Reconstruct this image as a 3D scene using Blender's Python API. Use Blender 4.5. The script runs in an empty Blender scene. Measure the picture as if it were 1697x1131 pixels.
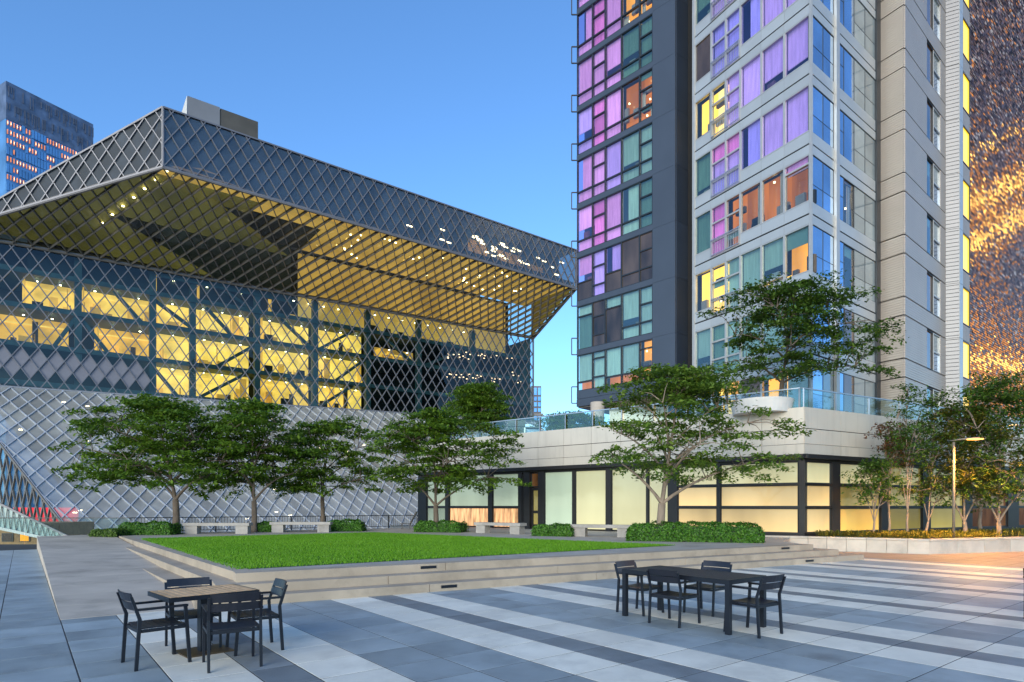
import bpy, math, random
import numpy as np
from mathutils import Vector, Matrix

# ------------------------------------------------------------------ camera, sky, sun, exposure
SC = bpy.context.scene
F, CX, YH, H = 1034.0, 848.5, 838.0, 1.78          # focal length, centre and horizon of the photograph in pixels, eye height
cam = bpy.data.cameras.new("camera"); cam_o = bpy.data.objects.new("camera", cam)
SC.collection.objects.link(cam_o); SC.camera = cam_o
cam.sensor_width = 36.0; cam.lens = F / 1697 * 36
cam.shift_y = (YH - 565.5) / 1697
cam.clip_start = 0.1; cam.clip_end = 5000
cam_o.location = (0, 0, H); cam_o.rotation_euler = (math.radians(90), 0, 0)

W = bpy.data.worlds.new("World"); SC.world = W; W.use_nodes = True
wn = W.node_tree; bg = wn.nodes["Background"]
sky = wn.nodes.new("ShaderNodeTexSky"); sky.sky_type = 'NISHITA'; sky.sun_disc = False
SUN_EL, SUN_AZ = 12.0, 200.0                      # azimuth clockwise from +Y: the last light, low behind the viewer
sky.sun_elevation = math.radians(SUN_EL); sky.sun_rotation = math.radians(SUN_AZ)
sky.altitude = 100; sky.air_density = 1.0; sky.dust_density = 0.0; sky.ozone_density = 5.0
wn.links.new(sky.outputs[0], bg.inputs[0]); bg.inputs[1].default_value = 0.14
sun = bpy.data.lights.new("sun", 'SUN'); sun.energy = 2.0; sun.angle = math.radians(50); sun.color = (1.0, 0.91, 0.72)
sun_o = bpy.data.objects.new("sun", sun); SC.collection.objects.link(sun_o)
sd = Vector((math.sin(math.radians(SUN_AZ)) * math.cos(math.radians(SUN_EL)), math.cos(math.radians(SUN_AZ)) * math.cos(math.radians(SUN_EL)), math.sin(math.radians(SUN_EL))))
sun_o.rotation_euler = sd.to_track_quat('Z', 'Y').to_euler(); sun_o.location = (0, 0, 60)
SC.view_settings.view_transform = 'Standard'; SC.view_settings.look = 'None'
SC.view_settings.exposure = 1.3; SC.view_settings.gamma = 1.0
SC.cycles.use_denoising = True
SC.cycles.max_bounces = 8; SC.cycles.transparent_max_bounces = 24; SC.cycles.diffuse_bounces = 3; SC.cycles.glossy_bounces = 3
SC.cycles.sample_clamp_indirect = 4.0
ES = 0.8                                         # interiors are dimmer than the sky-lit street
random.seed(7); RNG = np.random.default_rng(7)

# ------------------------------------------------------------------ helpers: pixels to places
def K(x): return (x - CX) / F
def G(x, y, z=0.0):
    Y = F * (H - z) / (y - YH); return (K(x) * Y, Y, z)
def D(x, y, Y): return (K(x) * Y, Y, H + (YH - y) * Y / F)

class Wall:
    """a vertical wall through p0 along d (2-D); t along, z up, e out of the wall towards the viewer's side"""
    def __init__(s, p0, ang, p1=None):
        s.p = np.array(p0, float)
        if p1 is not None:
            v = np.array(p1, float) - s.p; s.d = v / np.linalg.norm(v); s.len = np.linalg.norm(v)
        else:
            s.d = np.array((math.sin(math.radians(ang)), math.cos(math.radians(ang))))
        n = np.array((-s.d[1], s.d[0])); s.n = n if n @ s.p < 0 else -n
    def t(s, x):
        k = K(x); return (k * s.p[1] - s.p[0]) / (s.d[0] - k * s.d[1])
    def at(s, t, z, e=0.0):
        q = s.p + s.d * t + s.n * e; return (q[0], q[1], z)
    def z(s, x, y):
        q = s.p + s.d * s.t(x); return H + (YH - y) * q[1] / F

# ------------------------------------------------------------------ helpers: objects
COL = SC.collection
def link(name, data, parent=None, loc=None):
    o = bpy.data.objects.new(name, data); COL.objects.link(o)
    if parent is not None: o.parent = parent
    if loc is not None: o.location = loc
    return o
def tag(o, label=None, cat=None, group=None, kind=None):
    if label: o["label"] = label
    if cat: o["category"] = cat
    if group: o["group"] = group
    if kind: o["kind"] = kind
    return o
ORG = {}
def thing(name, label, cat, loc=(0, 0, 0), group=None):
    o = link(name, None, None, loc); o.empty_display_size = 0.2
    ORG[o.name] = np.array(loc, float)
    return tag(o, label, cat, group)
class MB:
    def __init__(s): s.v = []; s.f = []
    def poly(s, pts, faces):
        b = len(s.v); s.v += [tuple(map(float, p)) for p in pts]; s.f += [tuple(b + i for i in f) for f in faces]; return s
    def hexa(s, p):
        return s.poly(p, [(0, 3, 2, 1), (4, 5, 6, 7), (0, 1, 5, 4), (1, 2, 6, 5), (2, 3, 7, 6), (3, 0, 4, 7)])
    def box(s, x0, x1, y0, y1, z0, z1):
        return s.hexa([(x0, y0, z0), (x1, y0, z0), (x1, y1, z0), (x0, y1, z0), (x0, y0, z1), (x1, y0, z1), (x1, y1, z1), (x0, y1, z1)])
    def wbox(s, w, t0, t1, z0, z1, e0, e1):
        return s.hexa([w.at(t0, z0, e1), w.at(t1, z0, e1), w.at(t1, z0, e0), w.at(t0, z0, e0), w.at(t0, z1, e1), w.at(t1, z1, e1), w.at(t1, z1, e0), w.at(t0, z1, e0)])
    def prism(s, pts, z0, z1):
        n = len(pts); v = [(p[0], p[1], z0) for p in pts] + [(p[0], p[1], z1) for p in pts]
        return s.poly(v, [tuple(range(n))[::-1], tuple(range(n, 2 * n))] + [(i, (i + 1) % n, n + (i + 1) % n, n + i) for i in range(n)])
    def beam(s, a, b, w, d, up=(0, 0, 1)):
        """a box from a to b, w across, d along 'up'"""
        a = np.array(a, float); b = np.array(b, float); x = b - a; L = np.linalg.norm(x)
        if L < 1e-6: return s
        x /= L; u = np.array(up, float); u = u - x * (u @ x)
        if np.linalg.norm(u) < 1e-4: u = np.array((1.0, 0, 0)) - x * x[0]
        u /= np.linalg.norm(u); r = np.cross(x, u)
        c = [a - r * w / 2 - u * d / 2, a + r * w / 2 - u * d / 2, a + r * w / 2 + u * d / 2, a - r * w / 2 + u * d / 2]
        return s.hexa(c + [p + x * L for p in c])
    def tube(s, pts, rad, n=8, cap=True):
        pts = [np.array(p, float) for p in pts]; rings = []
        for i, p in enumerate(pts):
            t = pts[min(i + 1, len(pts) - 1)] - pts[max(i - 1, 0)]; t /= (np.linalg.norm(t) + 1e-9)
            u = np.cross(t, (0.31, 0.95, 0.05)) if abs(t[2]) > .8 else np.cross(t, (0, 0, 1)); u /= np.linalg.norm(u); v = np.cross(t, u)
            r = rad[i] if hasattr(rad, '__len__') else rad
            rings.append([p + (u * math.cos(a) + v * math.sin(a)) * r for a in np.arange(n) * 2 * math.pi / n])
        b = len(s.v); s.v += [tuple(q) for R in rings for q in R]
        for i in range(len(pts) - 1):
            for j in range(n):
                k = (j + 1) % n; s.f.append((b + i * n + j, b + i * n + k, b + (i + 1) * n + k, b + (i + 1) * n + j))
        if cap:
            s.f.append(tuple(b + j for j in range(n))[::-1]); s.f.append(tuple(b + (len(pts) - 1) * n + j for j in range(n)))
        return s
    def mesh(s, name, mats, org=(0, 0, 0), smooth=False, mi=None):
        m = bpy.data.meshes.new(name); o = np.array(org)
        v = [(a[0] - o[0], a[1] - o[1], a[2] - o[2]) for a in s.v]
        m.from_pydata(v, [], s.f)
        for q in (mats if isinstance(mats, (list, tuple)) else [mats]): m.materials.append(q)
        if mi is not None: m.polygons.foreach_set("material_index", mi)
        if smooth: m.polygons.foreach_set("use_smooth", [True] * len(m.polygons))
        m.update(); return m
    def build(s, name, mat, parent=None, smooth=False, mi=None):
        """one mesh object; a part is stored relative to the thing it belongs to"""
        org = (0, 0, 0)
        if parent is not None:
            r = parent
            while r.parent is not None: r = r.parent
            org = ORG.get(r.name, (0, 0, 0))
        return link(name, s.mesh(name, mat, org, smooth, mi), parent)
def lone(name, mb, mat, label, cat, group=None, smooth=False):
    """a thing that is a single mesh, its origin at its base"""
    v = np.array(mb.v); c = (float(v[:, 0].mean()), float(v[:, 1].mean()), float(v[:, 2].min()))
    o = link(name, mb.mesh(name, mat, c, smooth), None, c); return tag(o, label, cat, group)
def struct(name, mb, mat): return tag(mb.build(name, mat), kind="structure")
def quads(name, V, mat, parent=None, org=(0, 0, 0), mi=None):
    """V: (N, k, 3) array of separate k-gons"""
    n, k, _ = V.shape; m = bpy.data.meshes.new(name)
    m.vertices.add(n * k); m.vertices.foreach_set("co", (V.reshape(-1, 3) - np.array(org)).astype(np.float32).ravel())
    m.loops.add(n * k); m.loops.foreach_set("vertex_index", np.arange(n * k, dtype=np.int32))
    m.polygons.add(n); m.polygons.foreach_set("loop_start", np.arange(0, n * k, k, dtype=np.int32)); m.polygons.foreach_set("loop_total", np.full(n, k, np.int32))
    for q in (mat if isinstance(mat, (list, tuple)) else [mat]): m.materials.append(q)
    if mi is not None: m.polygons.foreach_set("material_index", mi.astype(np.int32))
    m.update(); m.validate(); return link(name, m, parent)

# ------------------------------------------------------------------ materials
def nodes(name):
    m = bpy.data.materials.new(name); m.use_nodes = True; nt = m.node_tree; b = nt.nodes["Principled BSDF"]; return m, nt, b
def N(nt, t, **kw):
    n = nt.nodes.new(t)
    for k, v in kw.items():
        if k.startswith("i_"):
            n.inputs[int(k[2:]) if k[2:].isdigit() else k[2:]].default_value = v
        else: setattr(n, k, v)
    return n
def rgb(c, s=1.0): return (c[0] * s, c[1] * s, c[2] * s, 1)
def mat(name, col, rough=0.6, metal=0.0, var=0.15, scale=3.0, stretch=(1, 1, 1), bump=0.0, bscale=40.0, rand=0.0, spec=0.5, col2=None, detail=5.0, stain=0.0, sscale=.9, sstretch=(1, 1, 1)):
    m, nt, b = nodes(name); L = nt.links.new
    tc = N(nt, "ShaderNodeTexCoord"); mp = N(nt, "ShaderNodeMapping"); mp.inputs[3].default_value = stretch; src_ = tc.outputs[3]
    if rand:      # every copy shows another stretch of the grain
        oj = N(nt, "ShaderNodeObjectInfo"); mo = N(nt, "ShaderNodeMath", operation='MULTIPLY', i_1=80.0); L(oj.outputs["Random"], mo.inputs[0]); va = N(nt, "ShaderNodeVectorMath", operation='ADD'); L(src_, va.inputs[0]); L(mo.outputs[0], va.inputs[1]); src_ = va.outputs[0]
    L(src_, mp.inputs[0])
    nz = N(nt, "ShaderNodeTexNoise"); nz.inputs["Scale"].default_value = scale; nz.inputs["Detail"].default_value = detail; L(mp.outputs[0], nz.inputs[0])
    cr = N(nt, "ShaderNodeValToRGB"); cr.color_ramp.elements[0].position = 0.3; cr.color_ramp.elements[1].position = 0.72
    cr.color_ramp.elements[0].color = rgb(col, 1 - var); cr.color_ramp.elements[1].color = rgb(col2 if col2 else col, 1 + var); L(nz.outputs[0], cr.inputs[0])
    out = cr.outputs[0]
    if rand:
        oi = N(nt, "ShaderNodeObjectInfo"); mr = N(nt, "ShaderNodeMapRange"); mr.inputs[3].default_value = 1 - rand; mr.inputs[4].default_value = 1 + rand; L(oi.outputs["Random"], mr.inputs[0])
        mx = N(nt, "ShaderNodeVectorMath", operation='SCALE'); L(out, mx.inputs[0]); L(mr.outputs[0], mx.inputs[3]); out = mx.outputs[0]
    if stain:     # blotches, drips and specks of dirt
        mq = N(nt, "ShaderNodeMapping"); mq.inputs[3].default_value = sstretch; L(src_, mq.inputs[0]); n3 = N(nt, "ShaderNodeTexNoise"); n3.inputs["Scale"].default_value = sscale; n3.inputs["Detail"].default_value = 9; n3.inputs["Roughness"].default_value = .68; L(mq.outputs[0], n3.inputs[0])
        r3 = N(nt, "ShaderNodeMapRange"); r3.inputs[1].default_value = .50; r3.inputs[2].default_value = .66; r3.inputs[3].default_value = 1.0; r3.inputs[4].default_value = 1 - stain; L(n3.outputs[0], r3.inputs[0])
        vo = N(nt, "ShaderNodeTexVoronoi"); vo.inputs["Scale"].default_value = 2.2 * sscale; L(mq.outputs[0], vo.inputs[0]); r4 = N(nt, "ShaderNodeMapRange"); r4.inputs[1].default_value = .02; r4.inputs[2].default_value = .05; r4.inputs[3].default_value = 1 - stain; r4.inputs[4].default_value = 1.0; L(vo.outputs[0], r4.inputs[0])
        mm = N(nt, "ShaderNodeMath", operation='MULTIPLY'); L(r3.outputs[0], mm.inputs[0]); L(r4.outputs[0], mm.inputs[1]); sv_ = N(nt, "ShaderNodeVectorMath", operation='SCALE'); L(out, sv_.inputs[0]); L(mm.outputs[0], sv_.inputs[3]); out = sv_.outputs[0]
    L(out, b.inputs["Base Color"]); b.inputs["Roughness"].default_value = rough; b.inputs["Metallic"].default_value = metal; b.inputs["Specular IOR Level"].default_value = spec
    if bump:
        n2 = N(nt, "ShaderNodeTexNoise"); n2.inputs["Scale"].default_value = bscale; n2.inputs["Detail"].default_value = 4; L(mp.outputs[0], n2.inputs[0])
        bp = N(nt, "ShaderNodeBump"); bp.inputs[0].default_value = bump; bp.inputs[1].default_value = 0.02; L(n2.outputs[0], bp.inputs["Height"]); L(bp.outputs[0], b.inputs["Normal"])
    return m
def pane(name, base, emit=None, es=0.0, rough=0.06, var=0.35, scale=0.9, fold=1.0, coat=0.0, rand=0.12, room=False, grad=0.0):
    """a glazed opening seen from outside: blind or lit room behind a glossy pane"""
    m, nt, b = nodes(name); L = nt.links.new
    tc = N(nt, "ShaderNodeTexCoord"); oi = N(nt, "ShaderNodeObjectInfo")
    ad = N(nt, "ShaderNodeVectorMath", operation='ADD'); L(tc.outputs[3], ad.inputs[0]); mr = N(nt, "ShaderNodeMath", operation='MULTIPLY', i_1=60.0); L(oi.outputs["Random"], mr.inputs[0]); L(mr.outputs[0], ad.inputs[1])
    mp = N(nt, "ShaderNodeMapping"); mp.inputs[3].default_value = (fold, fold, 0.3); L(ad.outputs[0], mp.inputs[0])
    nz = N(nt, "ShaderNodeTexNoise"); nz.inputs["Scale"].default_value = scale; nz.inputs["Detail"].default_value = 3; L(mp.outputs[0], nz.inputs[0])
    r2 = N(nt, "ShaderNodeMapRange"); r2.inputs[1].default_value = .3; r2.inputs[2].default_value = .7; r2.inputs[3].default_value = 1 - var; r2.inputs[4].default_value = 1 + var; L(nz.outputs[0], r2.inputs[0])
    r3 = N(nt, "ShaderNodeMapRange"); r3.inputs[3].default_value = 1 - rand; r3.inputs[4].default_value = 1 + rand; L(oi.outputs["Random"], r3.inputs[0])
    m1 = N(nt, "ShaderNodeMath", operation='MULTIPLY'); L(r2.outputs[0], m1.inputs[0]); L(r3.outputs[0], m1.inputs[1])
    s1 = N(nt, "ShaderNodeVectorMath", operation='SCALE'); s1.inputs[0].default_value = base; L(m1.outputs[0], s1.inputs[3]); L(s1.outputs[0], b.inputs["Base Color"])
    b.inputs["Roughness"].default_value = rough
    if coat: b.inputs["Coat Weight"].default_value = coat; b.inputs["Coat Roughness"].default_value = 0.02
    if emit:
        s2 = N(nt, "ShaderNodeVectorMath", operation='SCALE'); s2.inputs[0].default_value = emit; L(m1.outputs[0], s2.inputs[3]); L(s2.outputs[0], b.inputs["Emission Color"]); b.inputs["Emission Strength"].default_value = es * ES
        if grad:  # lamplight painted into the blind: emission grows towards the bottom
            sg = N(nt, "ShaderNodeSeparateXYZ"); L(tc.outputs[0], sg.inputs[0]); up = N(nt, "ShaderNodeMapRange"); up.inputs[3].default_value = (1 + grad) * es * ES; up.inputs[4].default_value = (1 - grad) * es * ES; L(sg.outputs[2], up.inputs[0]); L(up.outputs[0], b.inputs["Emission Strength"])
        if room:      # ceiling glow above, dark furniture below
            sg = N(nt, "ShaderNodeSeparateXYZ"); L(tc.outputs[0], sg.inputs[0]); n2 = N(nt, "ShaderNodeTexNoise"); n2.inputs["Scale"].default_value = 2.2; n2.inputs["Detail"].default_value = 5; L(ad.outputs[0], n2.inputs[0])
            ml = N(nt, "ShaderNodeMath", operation='MULTIPLY', i_1=.62); L(sg.outputs[2], ml.inputs[0]); sm = N(nt, "ShaderNodeMath", operation='ADD'); L(ml.outputs[0], sm.inputs[0]); L(n2.outputs[0], sm.inputs[1])
            cr = N(nt, "ShaderNodeMapRange"); cr.inputs[1].default_value = .56; cr.inputs[2].default_value = .70; cr.inputs[3].default_value = .12 * es * ES; cr.inputs[4].default_value = es * ES; L(sm.outputs[0], cr.inputs[0])
            up = N(nt, "ShaderNodeMapRange"); up.inputs[1].default_value = .55; up.inputs[2].default_value = 1.0; up.inputs[3].default_value = .85; up.inputs[4].default_value = 1.5; L(sg.outputs[2], up.inputs[0])
            pr = N(nt, "ShaderNodeMath", operation='MULTIPLY'); L(cr.outputs[0], pr.inputs[0]); L(up.outputs[0], pr.inputs[1]); L(pr.outputs[0], b.inputs["Emission Strength"])
    return m
def glass(name, tint, refl=0.12, rough=0.02, grade=0.6, rcol=(1, 1, 1), bump=0.0):
    m, nt, b = nodes(name); L = nt.links.new; nt.nodes.remove(b); out = nt.nodes["Material Output"]
    tr = N(nt, "ShaderNodeBsdfTransparent"); tr.inputs[0].default_value = rgb(tint); gl = N(nt, "ShaderNodeBsdfGlossy"); gl.inputs[0].default_value = rgb(rcol); gl.inputs["Roughness"].default_value = rough
    lw = N(nt, "ShaderNodeLayerWeight"); lw.inputs[0].default_value = 0.5; pw = N(nt, "ShaderNodeMath", operation='POWER', i_1=3.5); nt.links.new(lw.outputs[1], pw.inputs[0])
    mr = N(nt, "ShaderNodeMapRange"); mr.inputs[3].default_value = refl; mr.inputs[4].default_value = refl + grade; L(pw.outputs[0], mr.inputs[0])
    mx = N(nt, "ShaderNodeMixShader"); L(mr.outputs[0], mx.inputs[0]); L(tr.outputs[0], mx.inputs[1]); L(gl.outputs[0], mx.inputs[2]); L(mx.outputs[0], out.inputs[0])
    if bump:
        tc = N(nt, "ShaderNodeTexCoord"); nz = N(nt, "ShaderNodeTexNoise"); nz.inputs["Scale"].default_value = 0.25; L(tc.outputs[3], nz.inputs[0])
        bp = N(nt, "ShaderNodeBump"); bp.inputs[0].default_value = bump; bp.inputs[1].default_value = 0.3; L(nz.outputs[0], bp.inputs["Height"]); L(bp.outputs[0], gl.inputs["Normal"])
    return m
def milky(name, col, alpha, rough=.2, var=.3, rand=.15):
    """glass with an expanded-metal interlayer: half see-through, half pale"""
    m = mat(name, col, rough, 0, var, .35, rand=rand, spec=.8); nt = m.node_tree; b = nt.nodes["Principled BSDF"]; b.inputs["Alpha"].default_value = alpha; b.inputs["Coat Weight"].default_value = .6; b.inputs["Coat Roughness"].default_value = .04
    return m
def lamp(name, col, s, var=0.0, scale=0.5):
    s = s * ES
    m, nt, b = nodes(name); L = nt.links.new; b.inputs["Base Color"].default_value = rgb(col, .5); b.inputs["Emission Color"].default_value = rgb(col); b.inputs["Emission Strength"].default_value = s; b.inputs["Roughness"].default_value = .7
    if var:
        tc = N(nt, "ShaderNodeTexCoord"); nz = N(nt, "ShaderNodeTexNoise"); nz.inputs["Scale"].default_value = scale; nz.inputs["Detail"].default_value = 4; L(tc.outputs[3], nz.inputs[0])
        mr = N(nt, "ShaderNodeMapRange"); mr.inputs[1].default_value = .3; mr.inputs[2].default_value = .7; mr.inputs[3].default_value = s * (1 - var); mr.inputs[4].default_value = s * (1 + var); L(nz.outputs[0], mr.inputs[0]); L(mr.outputs[0], b.inputs["Emission Strength"])
    return m
def leafmat(name, c1, c2, c3, trans=0.35):
    m, nt, b = nodes(name); L = nt.links.new; nt.nodes.remove(b); out = nt.nodes["Material Output"]
    g = N(nt, "ShaderNodeNewGeometry"); cr = N(nt, "ShaderNodeValToRGB"); e = cr.color_ramp.elements
    e[0].color = rgb(c1); e[1].color = rgb(c3); q = e.new(0.5); q.color = rgb(c2); L(g.outputs["Random Per Island"], cr.inputs[0])
    df = N(nt, "ShaderNodeBsdfPrincipled"); df.inputs["Roughness"].default_value = .5; df.inputs["Specular IOR Level"].default_value = .35; tl = N(nt, "ShaderNodeBsdfTranslucent"); L(cr.outputs[0], df.inputs[0]); L(cr.outputs[0], tl.inputs[0])
    mx = N(nt, "ShaderNodeMixShader"); mx.inputs[0].default_value = trans; L(df.outputs[0], mx.inputs[1]); L(tl.outputs[0], mx.inputs[2]); L(mx.outputs[0], out.inputs[0]); return m

M = {}
M['ground'] = mat('street_asphalt', (.05, .052, .056), .85, scale=.3)
M['base'] = mat('paving_bed', (.035, .036, .04), .9)
M['tile_g'] = mat('grey_paver', (.285, .34, .36), .5, var=.17, scale=1.6, bump=.25, bscale=90, rand=.16, detail=8, stain=0.22, sscale=1.3)
M['tile_d'] = mat('dark_paver', (.205, .235, .25), .5, var=.16, scale=1.6, bump=.25, bscale=90, rand=.14, detail=8, stain=0.22, sscale=1.3)
M['tile_w'] = mat('pale_paver', (.76, .74, .64), .5, var=.10, scale=1.4, bump=.25, bscale=90, rand=.07, detail=8, stain=0.17, sscale=1.3)
M['tile_t'] = mat('tan_paver', (.36, .28, .22), .62, var=.10, scale=1.6, bump=.25, bscale=90, rand=.1, stain=0.2, sscale=1.3)
M['conc'] = mat('step_concrete', (.39, .325, .245), .75, var=.14, scale=1.1, bump=.2, bscale=60, detail=9, stain=0.25, sscale=0.8)
M['conc_g'] = mat('ramp_concrete', (.47, .41, .33), .75, var=.16, scale=.9, stretch=(1, 1, 1), bump=.2, bscale=60, rand=.05, detail=9, stain=0.25, sscale=0.8)
M['path'] = mat('terrace_concrete', (.40, .37, .32), .75, var=.12, scale=1.2, bump=.2, bscale=60, stain=0.2, sscale=0.8)
M['bench'] = mat('bench_stone', (.33, .31, .285), .75, var=.16, scale=2.5, bump=.25, bscale=50, rand=.06, stain=0.25, sscale=0.8)
M['plinth'] = mat('plinth_stone', (.52, .46, .385), .7, var=.10, scale=1.8, bump=.2, bscale=50, rand=.06, stain=0.2, sscale=0.8)
M['soil'] = mat('lawn_soil', (.05, .14, .014), .9, var=.25, scale=.8)
M['bark'] = mat('bark', (.13, .10, .075), .85, var=.35, scale=6, stretch=(1, 1, .25), bump=.6, bscale=30)
M['bark_l'] = mat('pale_bark', (.26, .20, .15), .8, var=.3, scale=6, stretch=(1, 1, .25), bump=.4, bscale=30)
M['black'] = mat('black_powder_coat', (.006, .008, .014), .38, var=.1, scale=20)
M['slat'] = mat('dark_seat_slat', (.012, .014, .022), .42, var=.15, scale=12, rand=.1)
M['slat_b'] = mat('brown_seat_slat', (.05, .03, .022), .45, var=.15, scale=12, rand=.1)
M['top'] = mat('weathered_wood_slat', (.56, .38, .22), .85, var=.16, scale=8, rand=.1, spec=.12)
M['top_d'] = mat('charcoal_table_slat', (.022, .023, .027), .5, var=.12, scale=9, rand=.1)
M['rust'] = mat('bronze_base_plate', (.10, .07, .04), .4, .4, var=.2, scale=5)
M['navy'] = mat('charcoal_metal_panel', (.05, .065, .092), .45, .1, var=.07, scale=.6, rand=.05)
M['navy_d'] = mat('dark_metal_panel', (.03, .042, .066), .4, .15, var=.1, scale=.6, rand=.08)
M['frame_d'] = mat('dark_window_frame', (.022, .028, .036), .4, .2, var=.1)
M['frame_bk'] = mat('black_steel_column', (.012, .011, .012), .45, var=.2, scale=3)
M['frame_l'] = mat('aluminium_frame', (.44, .44, .43), .4, .3, var=.06)
M['spandrel'] = mat('pale_aluminium_panel', (.46, .48, .48), .38, .3, var=.06, scale=.8, rand=.05)
M['groove'] = mat('dark_joint', (.015, .015, .016), .8)
M['fascia'] = mat('cream_metal_panel', (.53, .49, .42), .42, .1, var=.05, scale=.7, rand=.05, stain=.12, sscale=1.2, sstretch=(3, 3, .25))
M['soffit'] = mat('soffit_panel', (.3, .28, .27), .6, var=.08)
M['siding_c'] = mat('siding_base', (.2, .2, .2), .7)
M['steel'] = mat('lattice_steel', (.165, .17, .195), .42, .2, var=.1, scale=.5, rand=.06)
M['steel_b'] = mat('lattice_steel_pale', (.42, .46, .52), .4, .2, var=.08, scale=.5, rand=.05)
M['steel_d'] = mat('lattice_steel_brown', (.17, .16, .15), .5, .2, var=.1, scale=.5, rand=.06)
M['teal'] = mat('interior_teal_steel', (.035, .085, .095), .6, var=.25, scale=.5)
M['teal_d'] = mat('interior_dark', (.01, .022, .026), .8, var=.4, scale=.4)
M['roofbox'] = mat('penthouse_panel', (.17, .18, .20), .6, var=.08, scale=.4)
M['roofbox_b'] = mat('penthouse_concrete', (.08, .076, .066), .7, var=.3, scale=.25)
M['pole'] = mat('lamp_post_paint', (.2, .17, .13), .6, .0, var=.1)
M['rail'] = mat('rail_metal', (.45, .47, .5), .3, .7, var=.05)
M['brick'] = mat('tan_brick', (.35, .2, .09), .8, var=.2, scale=3)
M['hedge_core'] = mat('hedge_core', (.012, .03, .008), .9)
M['white'] = mat('white_render', (.6, .6, .58), .6, var=.06)
M['fin'] = mat('crown_fin', (.10, .12, .17), .5)
M['stone_far'] = mat('far_stone', (.28, .25, .22), .7, var=.1, scale=.3)
M['glass_clear'] = glass('balustrade_glass', (.84, .93, .92), .06, .01, .6)
M['glass_lib'] = glass('curtain_wall_glass', (.64, .78, .78), .045, .03, .5, bump=.25)
M['glass_band'] = milky('mesh_tinted_glass', (.045, .07, .105), .8, .18)
M['glass_sof'] = glass('soffit_glass', (.72, .78, .70), .05, .04, .5, bump=.25)
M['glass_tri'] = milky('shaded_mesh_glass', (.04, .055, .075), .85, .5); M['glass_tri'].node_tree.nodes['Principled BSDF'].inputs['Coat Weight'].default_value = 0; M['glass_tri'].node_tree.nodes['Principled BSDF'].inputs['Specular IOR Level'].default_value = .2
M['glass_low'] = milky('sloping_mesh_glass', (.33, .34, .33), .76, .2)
M['glass_mesh'] = mat('metal_mesh_pane', (.19, .195, .23), .55, .2, var=.05, rand=.06)

# ------------------------------------------------------------------ the ground, the plaza and its paving
struct('ground', MB().poly([(-4500, -4500, -8), (4500, -4500, -8), (4500, 4500, -8), (-4500, 4500, -8)], [(0, 1, 2, 3)]), M['ground'])
A = np.array((math.sin(math.radians(51.9)), math.cos(math.radians(51.9)))); B = np.array((-A[1], A[0]))   # the two directions of the paving
def ab(a, b): return A * a + B * b
S = np.array((.865, .501)); NS = np.array((-.501, .865))                                             # along and up the steps
K3 = np.array(G(390.6, 950.7, .5)[:2])                                                               # near corner of the lawn kerb
TZ, RISE, TREAD = .5, .1667, .42
PC = np.array((K(1333) * 25.3, 25.3))                                                                # street corner of the glazed podium
PL = Wall(PC, -51); PR = Wall(PC, 61)
R0 = np.array((-27.0, 28.4)); R1 = np.array((K(215) * 28.5, 28.5)); R2 = np.array((K(692) * 36.5, 36.5))
plaza = struct('plaza', MB().prism([(-27, -6), (30, -6), (42, 40), (14, 30), (-17.5, 28.6), (-27, 28.6)], -8.0, -.002), M['base'])

AE = [-.284 - .74 * i for i in range(24, -1, -1)] + [.46, 1.19]
KIND = ['g'] * (len(AE) - 1)
while AE[-1] < 24:
    for wd, k in ((.73, 'w'), (.48, 'd'), (.73, 'w'), (.72, 'g'), (.72, 'g')):
        AE.append(AE[-1] + wd); KIND.append('t' if AE[-1] > 22.9 else k)
while AE[-1] < 40: AE.append(AE[-1] + .75); KIND.append('t')
TM = {'g': M['tile_g'], 'd': M['tile_d'], 'w': M['tile_w'], 't': M['tile_t']}
front0 = K3 - NS * 2 * TREAD
tiles = []
for i, k in enumerate(KIND):
    for j in range(-14, 44):
        b0 = 3.25 + (j - 6) * .75; a0, a1 = AE[i], AE[i + 1]; c = ab((a0 + a1) / 2, b0 + .375)
        if c[1] < 3.6 or abs(c[0]) > 1.25 * c[1] + 3: continue
        if c[1] > 31: continue
        if a0 > .4 and a1 < 4.2 and b0 > 12.2: continue                        # under the ramp
        dn = (c - front0) @ NS; ds = (c - front0) @ S
        if a0 >= .4 and dn > .75 and ds < 16.2: continue                      # under the steps and the terrace
        if dn > .2 and ds >= 16.2 and dn > 5.5: continue
        if a0 < .4 and (c[1] > 28.0 or c[0] < -26.5): continue
        if c[1] < 4.6 and abs(c[0]) > 9: continue
        tiles.append((c[1], i, k, a0, a1, b0, c))
tiles.sort(key=lambda q: q[0])
TMESH = {}
far = {q: MB() for q in 'gdwt'}
nt_ = 0
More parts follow.
